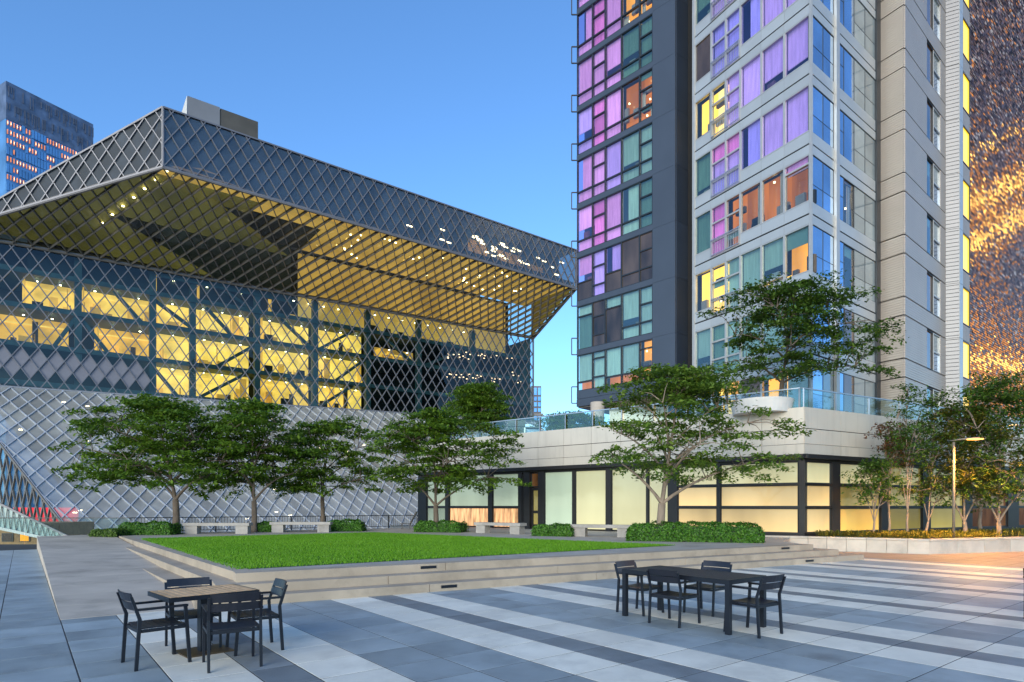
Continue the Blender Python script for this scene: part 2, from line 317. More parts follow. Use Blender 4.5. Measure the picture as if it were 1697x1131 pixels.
for Yc, i, k, a0, a1, b0, c in tiles:
    wd = round(a1 - a0, 2); vis = Yc > 4.9 and abs(c[0]) < .83 * Yc + .3
    if vis and nt_ < 300:
        if (wd, k) not in TMESH:
            g = .007; w2, h2 = wd / 2 - g, .375 - g; bv = .002
            mb = MB(); r = [(-w2, -h2), (w2, -h2), (w2, h2), (-w2, h2)]; r2 = [(x - math.copysign(bv, x), y - math.copysign(bv, y)) for x, y in r]
            mb.poly([(x, y, -.03) for x, y in r] + [(x, y, -bv) for x, y in r] + [(x, y, 0) for x, y in r2],
                    [(8, 9, 10, 11)] + [(q, (q + 1) % 4, 4 + (q + 1) % 4, 4 + q) for q in range(4)] + [(4 + q, 4 + (q + 1) % 4, 8 + (q + 1) % 4, 8 + q) for q in range(4)])
            TMESH[(wd, k)] = mb.mesh('paver', TM[k])
        o = link('paver', TMESH[(wd, k)], plaza, (c[0], c[1], random.uniform(0, .0006))); o.rotation_euler = (random.uniform(-.0006, .0006), random.uniform(-.0006, .0006), math.atan2(A[1], A[0])); nt_ += 1
    else:
        g = .007; q = [ab(a0 + g, b0 + g), ab(a1 - g, b0 + g), ab(a1 - g, b0 + .75 - g), ab(a0 + g, b0 + .75 - g)]
        far[k].prism(q, -.03, 0)
for k in far:
    if far[k].v: tag(far[k].build('paver', TM[k], plaza), kind='stuff')

# steps that wrap round the lawn, each tread a course of its own
def corner(off):   # near corner of a course set 'off' in front of the lawn kerb
    p = K3 - NS * off; q = K3 - A * off   # on the front line / on the left line (along B)
    m = np.array([S, -B]).T; s = np.linalg.solve(m, q - p); return p + S * s[0]
def slen(p, x): k = K(x); return (k * p[1] - p[0]) / (S[0] - k * S[1])
steps = struct('terrace_steps', MB().prism([corner(.85), corner(.85) + S * .2, K3 + S * .2, K3], -.2, -.1), M['conc'])
for i, (off, xr) in enumerate(((2 * TREAD, 1432), (TREAD, 1390), (0, 1348))):
    p = corner(off); z1 = RISE * (i + 1); L = slen(p, xr); far_b = 22.0
    cuts = [0, 4.3, 8.6, 12.9, L] if i != 1 else [0, 3.2, 7.4, 11.6, L]
    for c0, c1 in zip(cuts[:-1], cuts[1:]):
        mb = MB(); g = .006; a = p + S * (c0 + (g if c0 else 0)); b = p + S * (c1 - g)
        dpt = .95 if i < 2 else .42
        mb.prism([a, b, b + NS * dpt, a + NS * dpt], -.02 if i == 0 else z1 - RISE - .02, z1 - .002 * (2 - i)); mb.build('step_block', M['conc'], steps)
    if i < 2:
        mb = MB(); a = p - S * 0; mb.prism([a + NS * .96 - A * 0, a + B * far_b, a + B * far_b + A * .9, a + NS * .96 + A * .9], z1 - RISE - .02, z1 - .004); mb.build('step_return', M['conc'], steps)
    else:
        mb = MB(); mb.prism([p + NS * .425, p + B * 19.6, p + B * 19.6 + A * .3, p + NS * .425 + S * .36], z1 - RISE - .02, z1); mb.build('kerb', M['conc'], steps)
    for sx in ((710, 1300) if i == 2 else (744, 1340) if i == 0 else ()):       # recessed step lights
        t0 = slen(p, sx - (13 if sx < 1000 else 5)); t1 = slen(p, sx + (13 if sx < 1000 else 8)); zc = z1 - RISE * .45
        mb = MB(); q = [p + S * t0, p + S * t1]; o_ = -NS * .012
        mb.hexa([(*(q[0] + o_), zc - .03), (*(q[1] + o_), zc - .03), (*(q[1] + NS * .01), zc - .03), (*(q[0] + NS * .01), zc - .03), (*(q[0] + o_), zc + .03), (*(q[1] + o_), zc + .03), (*(q[1] + NS * .01), zc + .03), (*(q[0] + NS * .01), zc + .03)])
        mb.build('step_light', M['black'], steps)

# ramp beside the lawn, cast in strips
ramp = struct('ramp', MB().poly([(*ab(.475, 12.0), -.03), (*ab(3.0, 11.9), -.03), (*ab(3.0, 32.5), -.03), (*ab(.475, 32.5), -.03), (*ab(.475, 12.0), -.02), (*ab(3.0, 11.9), -.02), (*ab(3.0, 32.5), .47), (*ab(.475, 32.5), .47)],
              [(0, 3, 2, 1), (4, 5, 6, 7), (0, 1, 5, 4), (1, 2, 6, 5), (2, 3, 7, 6), (3, 0, 4, 7)]), M['conc_g'])
rz = lambda b: .004 + .495 * (b - 11.95) / 20.55
nb = 15
for i in range(nb):
    b0 = 11.95 + 20.55 * i / nb + .004; b1 = 11.95 + 20.55 * (i + 1) / nb - .004
    MB().hexa([(*ab(.46, b0), -.02), (*ab(3.1, b0 - .05), -.02), (*ab(3.1, b1 - .05), -.02), (*ab(.46, b1), -.02), (*ab(.46, b0), rz(b0)), (*ab(3.1, b0 - .05), rz(b0)), (*ab(3.1, b1 - .05), rz(b1)), (*ab(.46, b1), rz(b1))]).build('ramp_slab', M['conc_g'], ramp)

# raised terrace with the lawn sunk into it
kr = corner(0) + S * slen(corner(0), 1348)
tp = [K3 + NS * .4 + A * .3, kr + NS * .4, kr + NS * .4 + np.array((.0, 1.5)), PL.at(.6, 0, -.3)[:2], PL.at(26, 0, -.3)[:2], R2 + np.array((.2, .1)), R1, R1 + (R0 - R1) * .02, ab(.46, 32.5), ab(3.3, 32.5)]
terrace = struct('terrace', MB().prism(tp, -8.0, TZ - .008), M['path'])
lw = [np.array(G(x, y, TZ)[:2]) for x, y in ((393, 944), (1120, 904), (620, 883.2), (233, 893.4))]
struct('lawn', MB().poly([(*p, TZ - .001) for p in lw], [(0, 1, 2, 3)]), M['soil'])
n = 150000
u = RNG.random((n, 2)); P4 = np.array(lw); pp = (P4[0] * (1 - u[:, :1]) + P4[1] * u[:, :1]) * (1 - u[:, 1:]) + (P4[3] * (1 - u[:, :1]) + P4[2] * u[:, :1]) * u[:, 1:]
pp = pp + RNG.normal(size=(n, 2)) * .03; az = RNG.random(n) * 6.283; hh = .028 + .03 * RNG.random(n); wv = .007 + .006 * RNG.random(n); le = (RNG.random((n, 2)) - .5) * .05
V = np.zeros((n, 3, 3)); V[:, 0, 0] = pp[:, 0] - np.cos(az) * wv; V[:, 0, 1] = pp[:, 1] - np.sin(az) * wv; V[:, 1, 0] = pp[:, 0] + np.cos(az) * wv; V[:, 1, 1] = pp[:, 1] + np.sin(az) * wv
V[:, 2, :2] = pp + le; V[:, :2, 2] = TZ - .001; V[:, 2, 2] = TZ + hh
M['grass'] = leafmat('lawn_grass', (.095, .26, .008), (.14, .34, .012), (.20, .41, .02), .3)
gm = M['grass'].node_tree; gtc = N(gm, "ShaderNodeTexCoord"); gnz = N(gm, "ShaderNodeTexNoise"); gnz.inputs["Scale"].default_value = .55; gnz.inputs["Detail"].default_value = 6; gm.links.new(gtc.outputs[3], gnz.inputs[0])
gcr = next(q for q in gm.nodes if q.type == 'VALTORGB'); gin = gcr.inputs[0].links[0].from_socket; gmx = N(gm, "ShaderNodeMath", operation='MULTIPLY_ADD', i_1=.45, i_2=-.25); gm.links.new(gin, gmx.inputs[0]); gad = N(gm, "ShaderNodeMath", operation='ADD'); gm.links.new(gmx.outputs[0], gad.inputs[0]); gm.links.new(gnz.outputs[0], gad.inputs[1]); gm.links.new(gad.outputs[0], gcr.inputs[0])
tag(quads('grass', V, M['grass']), 'bright green mown grass on the raised lawn', 'grass', kind='stuff')

# ------------------------------------------------------------------ the library across the street
def clip(poly, a, b, c):
    """keep the part of a 2-D polygon where a*x + b*y <= c"""
    out = []
    for i in range(len(poly)):
        p, q = poly[i], poly[(i + 1) % len(poly)]; dp, dq = a * p[0] + b * p[1] - c, a * q[0] + b * q[1] - c
        if dp <= 0: out.append(p)
        if (dp < 0 < dq) or (dq < 0 < dp): t = dp / (dp - dq); out.append((p[0] + (q[0] - p[0]) * t, p[1] + (q[1] - p[1]) * t))
    return out
def area(p): return abs(sum(p[i][0] * p[(i + 1) % len(p)][1] - p[(i + 1) % len(p)][0] * p[i][1] for i in range(len(p)))) / 2
LIB = thing('library_building', 'faceted glass library wrapped in a diamond steel lattice, yellow rooms glowing inside', 'building', (-30, 80, -8))
PANES, BARS = [], []
def lattice(poly, u, w, h, bw, bd, mg, ms, phase=(0, 0), inset=0.0, special=None):
    """a flat facet of the library: crossing diagonal bars and a pane in every diamond"""
    P = [np.array(p, float) for p in poly]; o = P[0]; u = np.array(u, float); u /= np.linalg.norm(u)
    nrm = np.cross(P[1] - P[0], P[2] - P[0]); nrm /= np.linalg.norm(nrm)
    if nrm @ (np.array((0, 0, H)) - P[0]) < 0: nrm = -nrm
    u = u - nrm * (u @ nrm); u /= np.linalg.norm(u); v = np.cross(nrm, u)
    if v[2] < 0: v = -v
    q2 = [((p - o) @ u, (p - o) @ v) for p in P]
    ar = sum(q2[i][0] * q2[(i + 1) % len(q2)][1] - q2[(i + 1) % len(q2)][0] * q2[i][1] for i in range(len(q2)))
    if ar < 0: q2 = q2[::-1]
    edges = [(q2[i], q2[(i + 1) % len(q2)]) for i in range(len(q2))]
    hp = [(e[1][1] - e[0][1], -(e[1][0] - e[0][0])) for e in edges]; hp = [(a, b, a * e[0][0] + b * e[0][1]) for (a, b), e in zip(hp, edges)]
    xs = [p[0] for p in q2]; ys = [p[1] for p in q2]
    to3 = lambda p, e=0.0: o + u * p[0] + v * p[1] + nrm * e
    for sg in (1, -1):                                    # x/w + sg*y/h = k
        vals = [p[0] / w + sg * p[1] / h for p in q2]
        for k in range(math.floor(min(vals)) - 1, math.ceil(max(vals)) + 2):
            kk = k + phase[0]; t0, t1 = -1e4, 1e4; px, py = kk * w, 0.0; dx, dy = w, -sg * h; L = math.hypot(dx, dy); dx /= L; dy /= L
            for a, b, c in hp:
                den = a * dx + b * dy; num = c - a * px - b * py
                if abs(den) < 1e-9:
                    if num < 0: t0, t1 = 1, 0
                elif den > 0: t1 = min(t1, num / den)
                else: t0 = max(t0, num / den)
            if t1 - t0 > .5:
                e = .0 if sg > 0 else .02
                BARS.append((t1 - t0, to3((px + dx * t0, py + dy * t0), e), to3((px + dx * t1, py + dy * t1), e), bw, bd, tuple(nrm), ms))
    i0, i1 = math.floor(min(xs) / w) - 2, math.ceil(max(xs) / w) + 2; j0, j1 = math.floor(min(ys) / h) - 2, math.ceil(max(ys) / h) + 2
    for i in range(2 * i0, 2 * i1):
        for j in range(2 * j0, 2 * j1):
            if (i + j) % 2 == 0: continue
            cx_, cy_ = (i / 2 + phase[0]) * w, j / 2 * h
            dm = [(cx_ - w / 2, cy_), (cx_, cy_ - h / 2), (cx_ + w / 2, cy_), (cx_, cy_ + h / 2)]
            for a, b, c in hp:
                if dm: dm = clip(dm, a, b, c)
            if len(dm) > 2 and area(dm) > .05:
                m_ = special(to3((cx_, cy_))) if special else None
                PANES.append((area(dm), [to3(p, -.05) for p in dm], m_ or mg, to3((cx_, cy_))))
    mb = MB()
    for i in range(len(P)): mb.beam(P[i], P[(i + 1) % len(P)], bw * 1.7, bd * 1.5, nrm)
    mb.build('edge_beam', ms, LIB)
    return nrm
Ct = np.array(D(270.1, 178, 70)); Cb = np.array((Ct[0], Ct[1], D(269, 277, 70)[2]))
zt = Ct[2]; Ye = (zt - H) * F / (YH - 414.7); Et = np.array((K(954.7) * Ye, Ye, zt)); Eb = np.array((Et[0], Et[1], Cb[2]))
WL = np.array((-62.7, 68.96, 32.2))
pn = np.cross(Eb - Cb, WL - Cb)
def ray_plane(x, y, p, n_):
    d = np.array((K(x), 1.0, (YH - y) / F)); o = np.array((0, 0, H)); s = ((p - o) @ n_) / (d @ n_); return o + d * s
Fp = ray_plane(883.7, 560.3, Cb, pn)
WB0 = np.array((WL[0], WL[1], 15.4)); WB1 = np.array((Fp[0], Fp[1], D(884, 699, Fp[1])[2]))
E2 = np.array(D(119, 886, 62.0)); ln = np.cross(WB1 - WB0, E2 - WB0)
E1 = ray_plane(0, 734, WB0, ln)
ed = E2 - E1; E3 = E1 + ed * ((-8 - E1[2]) / ed[2]); E0 = E1 + ed * ((WB0[2] - .05 - E1[2]) / ed[2])
WBx = WB0 + (WB1 - WB0) * 0.0
dn_ = E3 - E0; low_r = WB1 + dn_ * ((-8 - WB1[2]) / dn_[2])
uA = Fp - WL; uA[2] = 0
lattice([Cb, Eb, Et, Ct], Eb - Cb, 1.65, 2.5, .105, .2, M['glass_band'], M['steel'])
lattice([Ct, Cb, WL], (Cb - WL) * np.array((1, 1, 0)), 1.65, 2.5, .105, .2, M['glass_tri'], M['steel'], phase=(.3, 0))
lattice([Cb, Eb, Fp, WL], Eb - Cb, 1.65, 2.5, .09, .45, M['glass_sof'], M['steel_d'])
WW = Wall(WL[:2], 0, Fp[:2])
def mesh_zone(p):
    t = (np.array(p[:2]) - WW.p) @ WW.d; return M['glass_mesh'] if t < 19.2 and 16.9 < p[2] < 20.0 else None
lattice([WB0, WB1, Fp, WL], uA, 1.65, 2.5, .105, .2, M['glass_lib'], M['steel'], special=mesh_zone)
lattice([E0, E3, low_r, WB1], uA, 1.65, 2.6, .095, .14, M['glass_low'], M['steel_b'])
E0g = np.array((E0[0] - .3, E0[1], -8.0))
lattice([E0, E0g, E3], np.array((1, .1, 0)), 1.1, 3.4, .12, .2, M['glass_lib'], M['steel_d'])
BARS.sort(key=lambda q: -q[0] / np.linalg.norm(q[1]))
rest = {}
for i, (L, a, b, bw, bd, nr, ms) in enumerate(BARS):
    if i < 300: MB().beam(a, b, bw, bd, nr).build('lattice_bar', ms, LIB)
    else: rest.setdefault(ms.name, (MB(), ms))[0].beam(a, b, bw, bd, nr)
for mb, ms in rest.values(): tag(mb.build('lattice_bar', ms, LIB), kind='stuff')
def onscreen(p): x = CX + F * p[0] / p[1]; return 0 <= x <= 1697
PANES.sort(key=lambda q: (0 if (q[0] > 1.5 and onscreen(q[3])) else 1, float(q[3][1])))
rest = {}; MB_ = {}
for i, (ar, pts, mg, c) in enumerate(PANES):
    if i < 300: MB().poly(pts, [tuple(range(len(pts)))]).build('glass_pane', mg, LIB)
    else: rest.setdefault(mg.name, (MB(), mg))[0].poly(pts, [tuple(range(len(pts)))])
for mb, mg in rest.values(): tag(mb.build('glass_pane', mg, LIB), kind='stuff')

# inside the middle storeys: slabs, columns, braces and lit rooms
M['room'] = lamp('lit_room_wall', (1.0, .6, .10), .56, .4, .5)
M['room_b'] = lamp('bright_room_wall', (1.0, .64, .12), .66, .35, .5)
M['room_o'] = lamp('amber_room_wall', (1.0, .52, .07), .48, .5, .4)
M['room_dim'] = lamp('dim_room_wall', (.9, .5, .1), .22, .6, .3)
M['glint'] = lamp('warm_glint', (1.0, .6, .35), 2.0)
M['bulb'] = lamp('ceiling_bulb', (1.0, .85, .5), 9)
M['ceil_y'] = lamp('yellow_glow_ceiling', (1.0, .62, .14), .24, .35, .12)
M['ceil_d'] = lamp('dim_glow_ceiling', (.50, .44, .10), .075, .6, .2)
LW = WW.len
MB().wbox(WW, -18, LW + .2, 14.5, 35.5, -9.5, -9.2).build('rear_wall', M['teal_d'], LIB)
for z in (15.9, 20.45, 25.0, 29.15):
    MB().wbox(WW, .3, LW - .3, z + .1, z + .7, -9.1, -.75).build('floor_slab', M['teal'], LIB)
def tw(x): return WW.t(x)
rooms = [(262, 322, 29.9, 32.2, 'room_b'), (334, 420, 29.9, 32.2, 'room'), (455, 605, 29.9, 32.6, 'room_o'), (620, 790, 30, 32.8, 'room_o'),
         (40, 120, 25.8, 29, 'room'), (140, 250, 25.8, 29, 'room'), (262, 318, 25.8, 29, 'room_b'), (326, 420, 25.8, 29, 'room_b'), (440, 522, 25.8, 29, 'room_b'), (534, 612, 25.8, 29, 'room_b'),
         (-40, 110, 21.2, 24.7, 'room_o'), (165, 258, 21.2, 24.7, 'room_o'), (262, 318, 21.2, 24.8, 'room_b'), (328, 420, 21.2, 24.8, 'room_b'), (440, 522, 21.2, 24.8, 'room_b'), (534, 612, 21.2, 24.8, 'room_b'),
         (262, 318, 16.8, 20.2, 'room_b'), (326, 420, 16.8, 20.2, 'room_b'), (440, 522, 16.8, 20.2, 'room'), (534, 612, 16.8, 20.2, 'room_b'), (640, 700, 25.8, 27.5, 'room_dim')]
for x0, x1, z0, z1, m_ in rooms:
    a, b = tw(x0), tw(x1); dd = -4.0 if m_ != 'room_o' else -5.5
    MB().wbox(WW, a - .3, b + .3, z0 - .3, z1 + .5, dd - .1, dd).build('room_wall', M[m_], LIB)
    MB().wbox(WW, a - .12, a + .02, z0 - .2, z1, dd, -1.6).build('partition', M['room_o'], LIB)
    for q in range(int((b - a) / 1.1)):                       # shelves, doors and mullions against the lit wall
        c = a + (b - a) * random.random(); hw = random.choice((.05, .05, .3, .45)); hz = random.choice((z1 - z0, 1.9, 1.2, .9)); MB().wbox(WW, c - hw, c + hw, z0 - .2, z0 + hz, dd + .1, dd + .3).build('bookshelf', random.choice((M['room_dim'], M['room_o'], M['room_o'], M['bark'])), LIB)
    MB().wbox(WW, a, b, z1 - .5, z1 - .35, dd + .05, dd + .2).build('cornice', M['room_b'], LIB)
    for q in range(max(1, int((b - a) / 2.2))):            # ceiling lamps and a little furniture
        c = a + (b - a) * (q + .5) / max(1, int((b - a) / 2.2))
        MB().wbox(WW, c - .11, c + .11, z1 - .08, z1 - .02, -2.5, -2.3).build('ceiling_light_or_glint', M['bulb'], LIB)
        if random.random() < .6: MB().wbox(WW, c - .5, c + .6, z0, z0 + random.uniform(.7, 1.3), -3.4, -2.9).build('furniture', M['teal_d'] if random.random() < .5 else M['room_dim'], LIB)
for x in (-20, 130, 255, 322, 430, 527, 615, 700, 790):
    t = tw(x); MB().wbox(WW, t - .38, t + .38, 15, 33, -1.9, -1.0).build('column', M['teal'], LIB)
for x0, z0, x1, z1 in ((255, 29, 330, 25.5), (345, 29, 395, 25.2), (322, 16, 420, 21), (250, 20.5, 300, 16.2), (436, 29.2, 360, 32.5), (527, 25.2, 470, 29.2), (527, 25.2, 590, 29.2), (430, 25, 365, 21.2), (527, 16.4, 480, 20.8), (610, 25, 560, 21), (527, 16.4, 590, 20.6),
                       (130, 25.4, 90, 21.2), (130, 25.4, 180, 21.2), (240, 25.4, 190, 29.1), (700, 25, 640, 29.3), (700, 25, 780, 29.5)):
    a, b = WW.at(tw(x0), z0, -1.5), WW.at(tw(x1), z1, -1.5); MB().beam(a, b, .42, .4, (*WW.n, 0)).build('brace', M['teal'], LIB)
# above the sloping soffit: yellow boards glowing in place of lamplight, dark beams, lamps
nb_ = np.array((-(Eb - Cb)[1], (Eb - Cb)[0])); nb_ /= np.linalg.norm(nb_)
BW = Wall(Cb[:2], 0, Eb[:2])
zc = Cb[2] + .35
def ceil(t0, t1, e0, e1, z, m_): MB().wbox(BW, t0, t1, z, z + .25, -e1, -e0).build('ceiling_board', M[m_], LIB)
bt = BW.t
for i in range(26):
    e0 = 1.0 + i * .5; 
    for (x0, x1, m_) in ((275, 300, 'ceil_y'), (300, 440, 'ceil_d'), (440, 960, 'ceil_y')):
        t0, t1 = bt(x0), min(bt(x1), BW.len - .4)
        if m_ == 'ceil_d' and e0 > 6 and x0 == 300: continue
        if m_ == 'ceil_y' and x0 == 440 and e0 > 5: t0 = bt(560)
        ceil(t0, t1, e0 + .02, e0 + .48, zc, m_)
MB().wbox(BW, .6, BW.len - .3, zc + .5, zc + .8, -15, -.5).build('ceiling_deck', M['teal_d'], LIB)
MB().wbox(BW, -12, BW.len - 3, 30, zc + .4, -15.9, -15.6).build('rear_wall', M['teal_d'], LIB)
MB().wbox(BW, bt(560), BW.len - 4, 30, zc - .1, -15.5, -15.2).build('interior_wall', M['ceil_y'], LIB)
MB().wbox(BW, bt(300), bt(540), Cb[2] - 8, zc - .1, -14, -13.6).build('interior_wall', M['teal'], LIB)
ctr_ = (Cb + WL + Fp + Eb) / 4; iup = np.array((*(nb_ * .55), .8))
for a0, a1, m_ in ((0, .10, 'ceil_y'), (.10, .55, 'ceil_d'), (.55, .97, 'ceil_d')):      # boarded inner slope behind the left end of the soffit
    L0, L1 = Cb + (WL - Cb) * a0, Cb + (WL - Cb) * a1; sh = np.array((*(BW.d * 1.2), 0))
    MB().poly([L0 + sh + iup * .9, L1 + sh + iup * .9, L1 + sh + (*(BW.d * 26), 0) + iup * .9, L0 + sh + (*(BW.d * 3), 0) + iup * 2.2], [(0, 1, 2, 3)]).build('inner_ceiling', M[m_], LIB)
for i in range(46):
    t = random.uniform(bt(600), BW.len - 4); e = random.uniform(2.5, 12); MB().wbox(BW, t - .09, t + .09, zc - .12, zc - .04, -e - .09, -e + .09).build('ceiling_light_or_glint', M['bulb'], LIB)
for i in range(7):
    q = Cb + (WL - Cb) * (.05 + .1 * i) + (*(BW.d * (1.5 + i)), 0) + iup * .6; MB().box(q[0] - .1, q[0] + .1, q[1] - .1, q[1] + .1, q[2], q[2] + .1).build('ceiling_light_or_glint', M['bulb'], LIB)
MB().wbox(WW, LW - .35, LW - .2, 14.5, Fp[2], -9.4, -.6).build('end_wall', M['teal'], LIB)
MB().poly([Eb + (*(-BW.d * .5), .15), Fp + (*(-BW.d * .5), .15), (Fp[0] - BW.d[0] * .5, Fp[1] - BW.d[1] * .5, zc + .3), Eb + (*(-BW.d * .5), .6)], [(0, 1, 2, 3)]).build('end_wall', M['ceil_d'], LIB)
for i in range(70):                                        # added glowing specks imitating warm city reflections at the right-hand end
    u_ = random.random(); t = tw(745) + (tw(872) - tw(745)) * u_; z = random.choice((27.6 + 2.2 * u_, 24.2 + 1.5 * u_)) + random.gauss(0, .35)
    MB().wbox(WW, t - .12, t + .12, z, z + .14, -1.0, -.9).build('ceiling_light_or_glint', M['glint'], LIB)
# behind the top band
MB().wbox(BW, .4, BW.len - .2, Cb[2] + .7, zt - .2, -4.6, -4.3).build('interior_wall', mat('band_backing', (.05, .08, .12), .7, var=.5, scale=.25), LIB)
for i in range(34):
    t = random.uniform(bt(800), BW.len - 1) if i > 3 else random.uniform(bt(620), bt(760)); z = random.uniform(Cb[2] + 2.2, zt - 1.8)
    MB().wbox(BW, t - .45, t + .45, z, z + .14, -2.5, -2.3).build('strip_light', M['bulb'], LIB)
for x0, x1, z0, z1 in ((800, 832, 2.2, 4.9), (850, 890, 1.6, 4.6), (900, 925, 1.8, 3.8)):
    MB().wbox(BW, bt(x0), bt(x1), Cb[2] + z0, Cb[2] + z1, -4.25, -4.1).build('room_wall', M['room_dim'], LIB)
# roof, penthouse
MB().poly([Ct + (0, 0, -.15), Et + (0, 0, -.15), Et + (*(nb_ * 30), -.15), Ct + (*(nb_ * 30), -.15)], [(0, 1, 2, 3)]).build('roof', M['roofbox'], LIB)
MB().poly([Ct, WL, WL + (*(nb_ * 25), 0), Ct + (*(nb_ * 30), -.15)], [(0, 1, 2, 3)]).build('roof_slope', M['roofbox'], LIB)
PH = Wall((K(300) * 86, 86), 52.4)
p0 = PH.t(311); p1 = PH.t(365); p2 = PH.t(428); zp = PH.z(311, 159)
MB().wbox(PH, p0, p1 - .05, zt - .5, zp, -9, 0).build('penthouse', M['roofbox'], LIB)
MB().poly([PH.at(p0 - .1, zt - .5, 0), PH.at(p0 - .1, zp, 0), PH.at(p0 - 3.2, zt - .5, -1)], [(0, 1, 2)]).build('penthouse', M['white'], LIB)
MB().wbox(PH, p1 + .05, p2, zt - .5, zp - .05, -9, -.1).build('penthouse', M['roofbox_b'], LIB)
# the slope's interior floor so that it does not look through to the void
MB().poly([E0 + (0, 4.5, -1), E3 + (0, 4.5, 0), low_r + (-2, 4.5, 0), WB1 + (-2, 4.5, -1)], [(0, 1, 2, 3)]).build('inner_slope', mat('slope_interior', (.22, .22, .2), .8, var=.5, scale=.3), LIB)
for i in range(60):
    q = E0 + (low_r - E0) * random.random() * .9; r_ = random.random(); q = E0 * (1 - r_) + E3 * r_ + (WB1 - E0) * random.random(); 
    MB().box(q[0] - .16, q[0] + .16, q[1] + 2.6, q[1] + 2.8, q[2] - .5, q[2] - .38).build('ceiling_light_or_glint', M['bulb'], LIB)
M['red'] = lamp('red_wall', (1, .03, .05), .8, .5, .4)
q = np.array(D(25, 846, E1[1] + 4)); MB().box(q[0] - .2, q[0] + 7, q[1], q[1] + .2, q[2] - 1.3, q[2] + .3).build('red_wall', M['red'], LIB)

# ------------------------------------------------------------------ the glazed podium
POD = thing('podium_building', 'low glazed podium with cream metal fascia and warm blinds under the apartment tower', 'building', (*PC, 0))
ZE0, ZE1, ZP = 3.69, 3.87, 5.78
tEnd = PL.t(692)
back = [PL.at(tEnd, 0, -.5)[:2], PL.at(.05, 0, -.5)[:2], PR.at(.4, 0, -.5)[:2], PR.at(30, 0, -.5)[:2], (44, 62), (2, 62)]
MB().prism(back, 3.9, 5.66).build('deck_slab', M['soffit'], POD)
MB().prism([PL.at(tEnd, 0, -3.2)[:2], PL.at(.05, 0, -3.2)[:2], PR.at(2, 0, -3.2)[:2], PR.at(30, 0, -3.2)[:2], (44, 62), (2, 62)], .3, 3.9).build('inner_core', mat('podium_core', (.16, .13, .09), .8), POD)
for w_, te, gap in ((PL, tEnd, 1.68), (PR, 26.0, 2.4)):
    n_ = int(te / gap) + 1
    for i in range(n_):
        for z0, z1 in ((ZE1 + .01, 4.28), (4.295, 4.9), (4.93, ZP)):
            t0 = i * gap + (.02 if i == 0 else .008); t1 = min((i + 1) * gap - .008, te)
            if t1 > t0: MB().wbox(w_, t0, t1, z0, z1, -.35, .0 + random.uniform(0, .004)).build('fascia_panel', M['fascia'], POD)
    MB().wbox(w_, 0.05, te, ZE1, ZP - .02, -.42, -.03).build('fascia_backing', M['groove'], POD)
    MB().wbox(w_, -.16 if w_ is PL else -.16, te, ZE0, ZE1 - .004, -.4, .16 if w_ is PL else .155).build('eave', M['frame_bk'], POD)
    MB().wbox(w_, 0, te, 3.60, ZE0, -.45, -.05).build('window_head', M['frame_bk'], POD)
# louvre grille at the right of the fascia
for i in range(12):
    MB().wbox(PR, PR.t(1466), PR.t(1530), 4.0 + i * .085, 4.05 + i * .085, .0, .03).build('louvre', M['frame_bk'], POD)
M['sh_teal'] = pane('pale_green_blind', (.28, .35, .28), (.42, .48, .32), .19, .12, .12, .6, grad=.4, coat=.5, rand=.2)
M['sh_green'] = pane('yellow_green_blind', (.30, .34, .24), (.70, .55, .24), .27, .12, .14, .5, grad=.4, coat=.5, rand=.2)
M['sh_warm'] = pane('warm_blind', (.32, .28, .18), (.92, .58, .19), .33, .12, .22, .45, grad=.4, coat=.5, rand=.2)
M['sh_gold'] = pane('gold_blind', (.26, .2, .08), (.8, .5, .09), .27, .12, .25, .4, grad=.4, coat=.5, rand=.2)
M['sh_olive'] = pane('olive_blind', (.2, .18, .08), (.55, .42, .09), .2, .12, .25, .4, grad=.4, coat=.5, rand=.2)
M['curt'] = pane('lamplit_curtain', (.25, .2, .14), (1.0, .48, .18), .45, .2, .6, 3.0, 2.0)
M['dark_in'] = pane('dark_interior', (.02, .018, .015), (.5, .2, .05), .10, .05, .6, 1.5)
def podwin(w_, x0, x1, z0, z1, m_, e=-.14):
    wn_ = MB(); a, b = sorted((w_.t(x0), w_.t(x1))); fr = .035
    wn_.wbox(w_, a, a + fr, z0, z1, e - .02, e + .05).wbox(w_, b - fr, b, z0, z1, e - .02, e + .05).wbox(w_, a + fr, b - fr, z0, z0 + fr, e - .02, e + .048).wbox(w_, a + fr, b - fr, z1 - fr, z1, e - .02, e + .048)
    o = wn_.build('window', M['frame_d'], POD)
    MB().wbox(w_, a + fr, b - fr, z0 + fr, z1 - fr, e - .1, e).build('pane', M[m_], o)
mul = [(692, 706), (737, 743), (808, 815), (858, 864), (867, 877), (891, 901), (947.5, 952), (1003, 1012), (1070, 1073.5), (1106, 1122), (1187, 1193), (1324, 1333.5)]
for x0, x1 in mul:
    a, b = sorted((PL.t(x0), PL.t(x1))); MB().wbox(PL, a, b, TZ if x1 < 1200 else .55, 3.60, -.4, -.02).build('column', M['frame_bk'], POD)
fill = [(706, 737, 'l'), (743, 808, 'l'), (815, 858, 'l'), (901, 947.5, 'sh_teal'), (952, 1003, 'sh_green'), (1012, 1070, 'sh_green'), (1073.5, 1106, 'sh_green'), (1122, 1187, 'r'), (1193, 1324, 'r')]
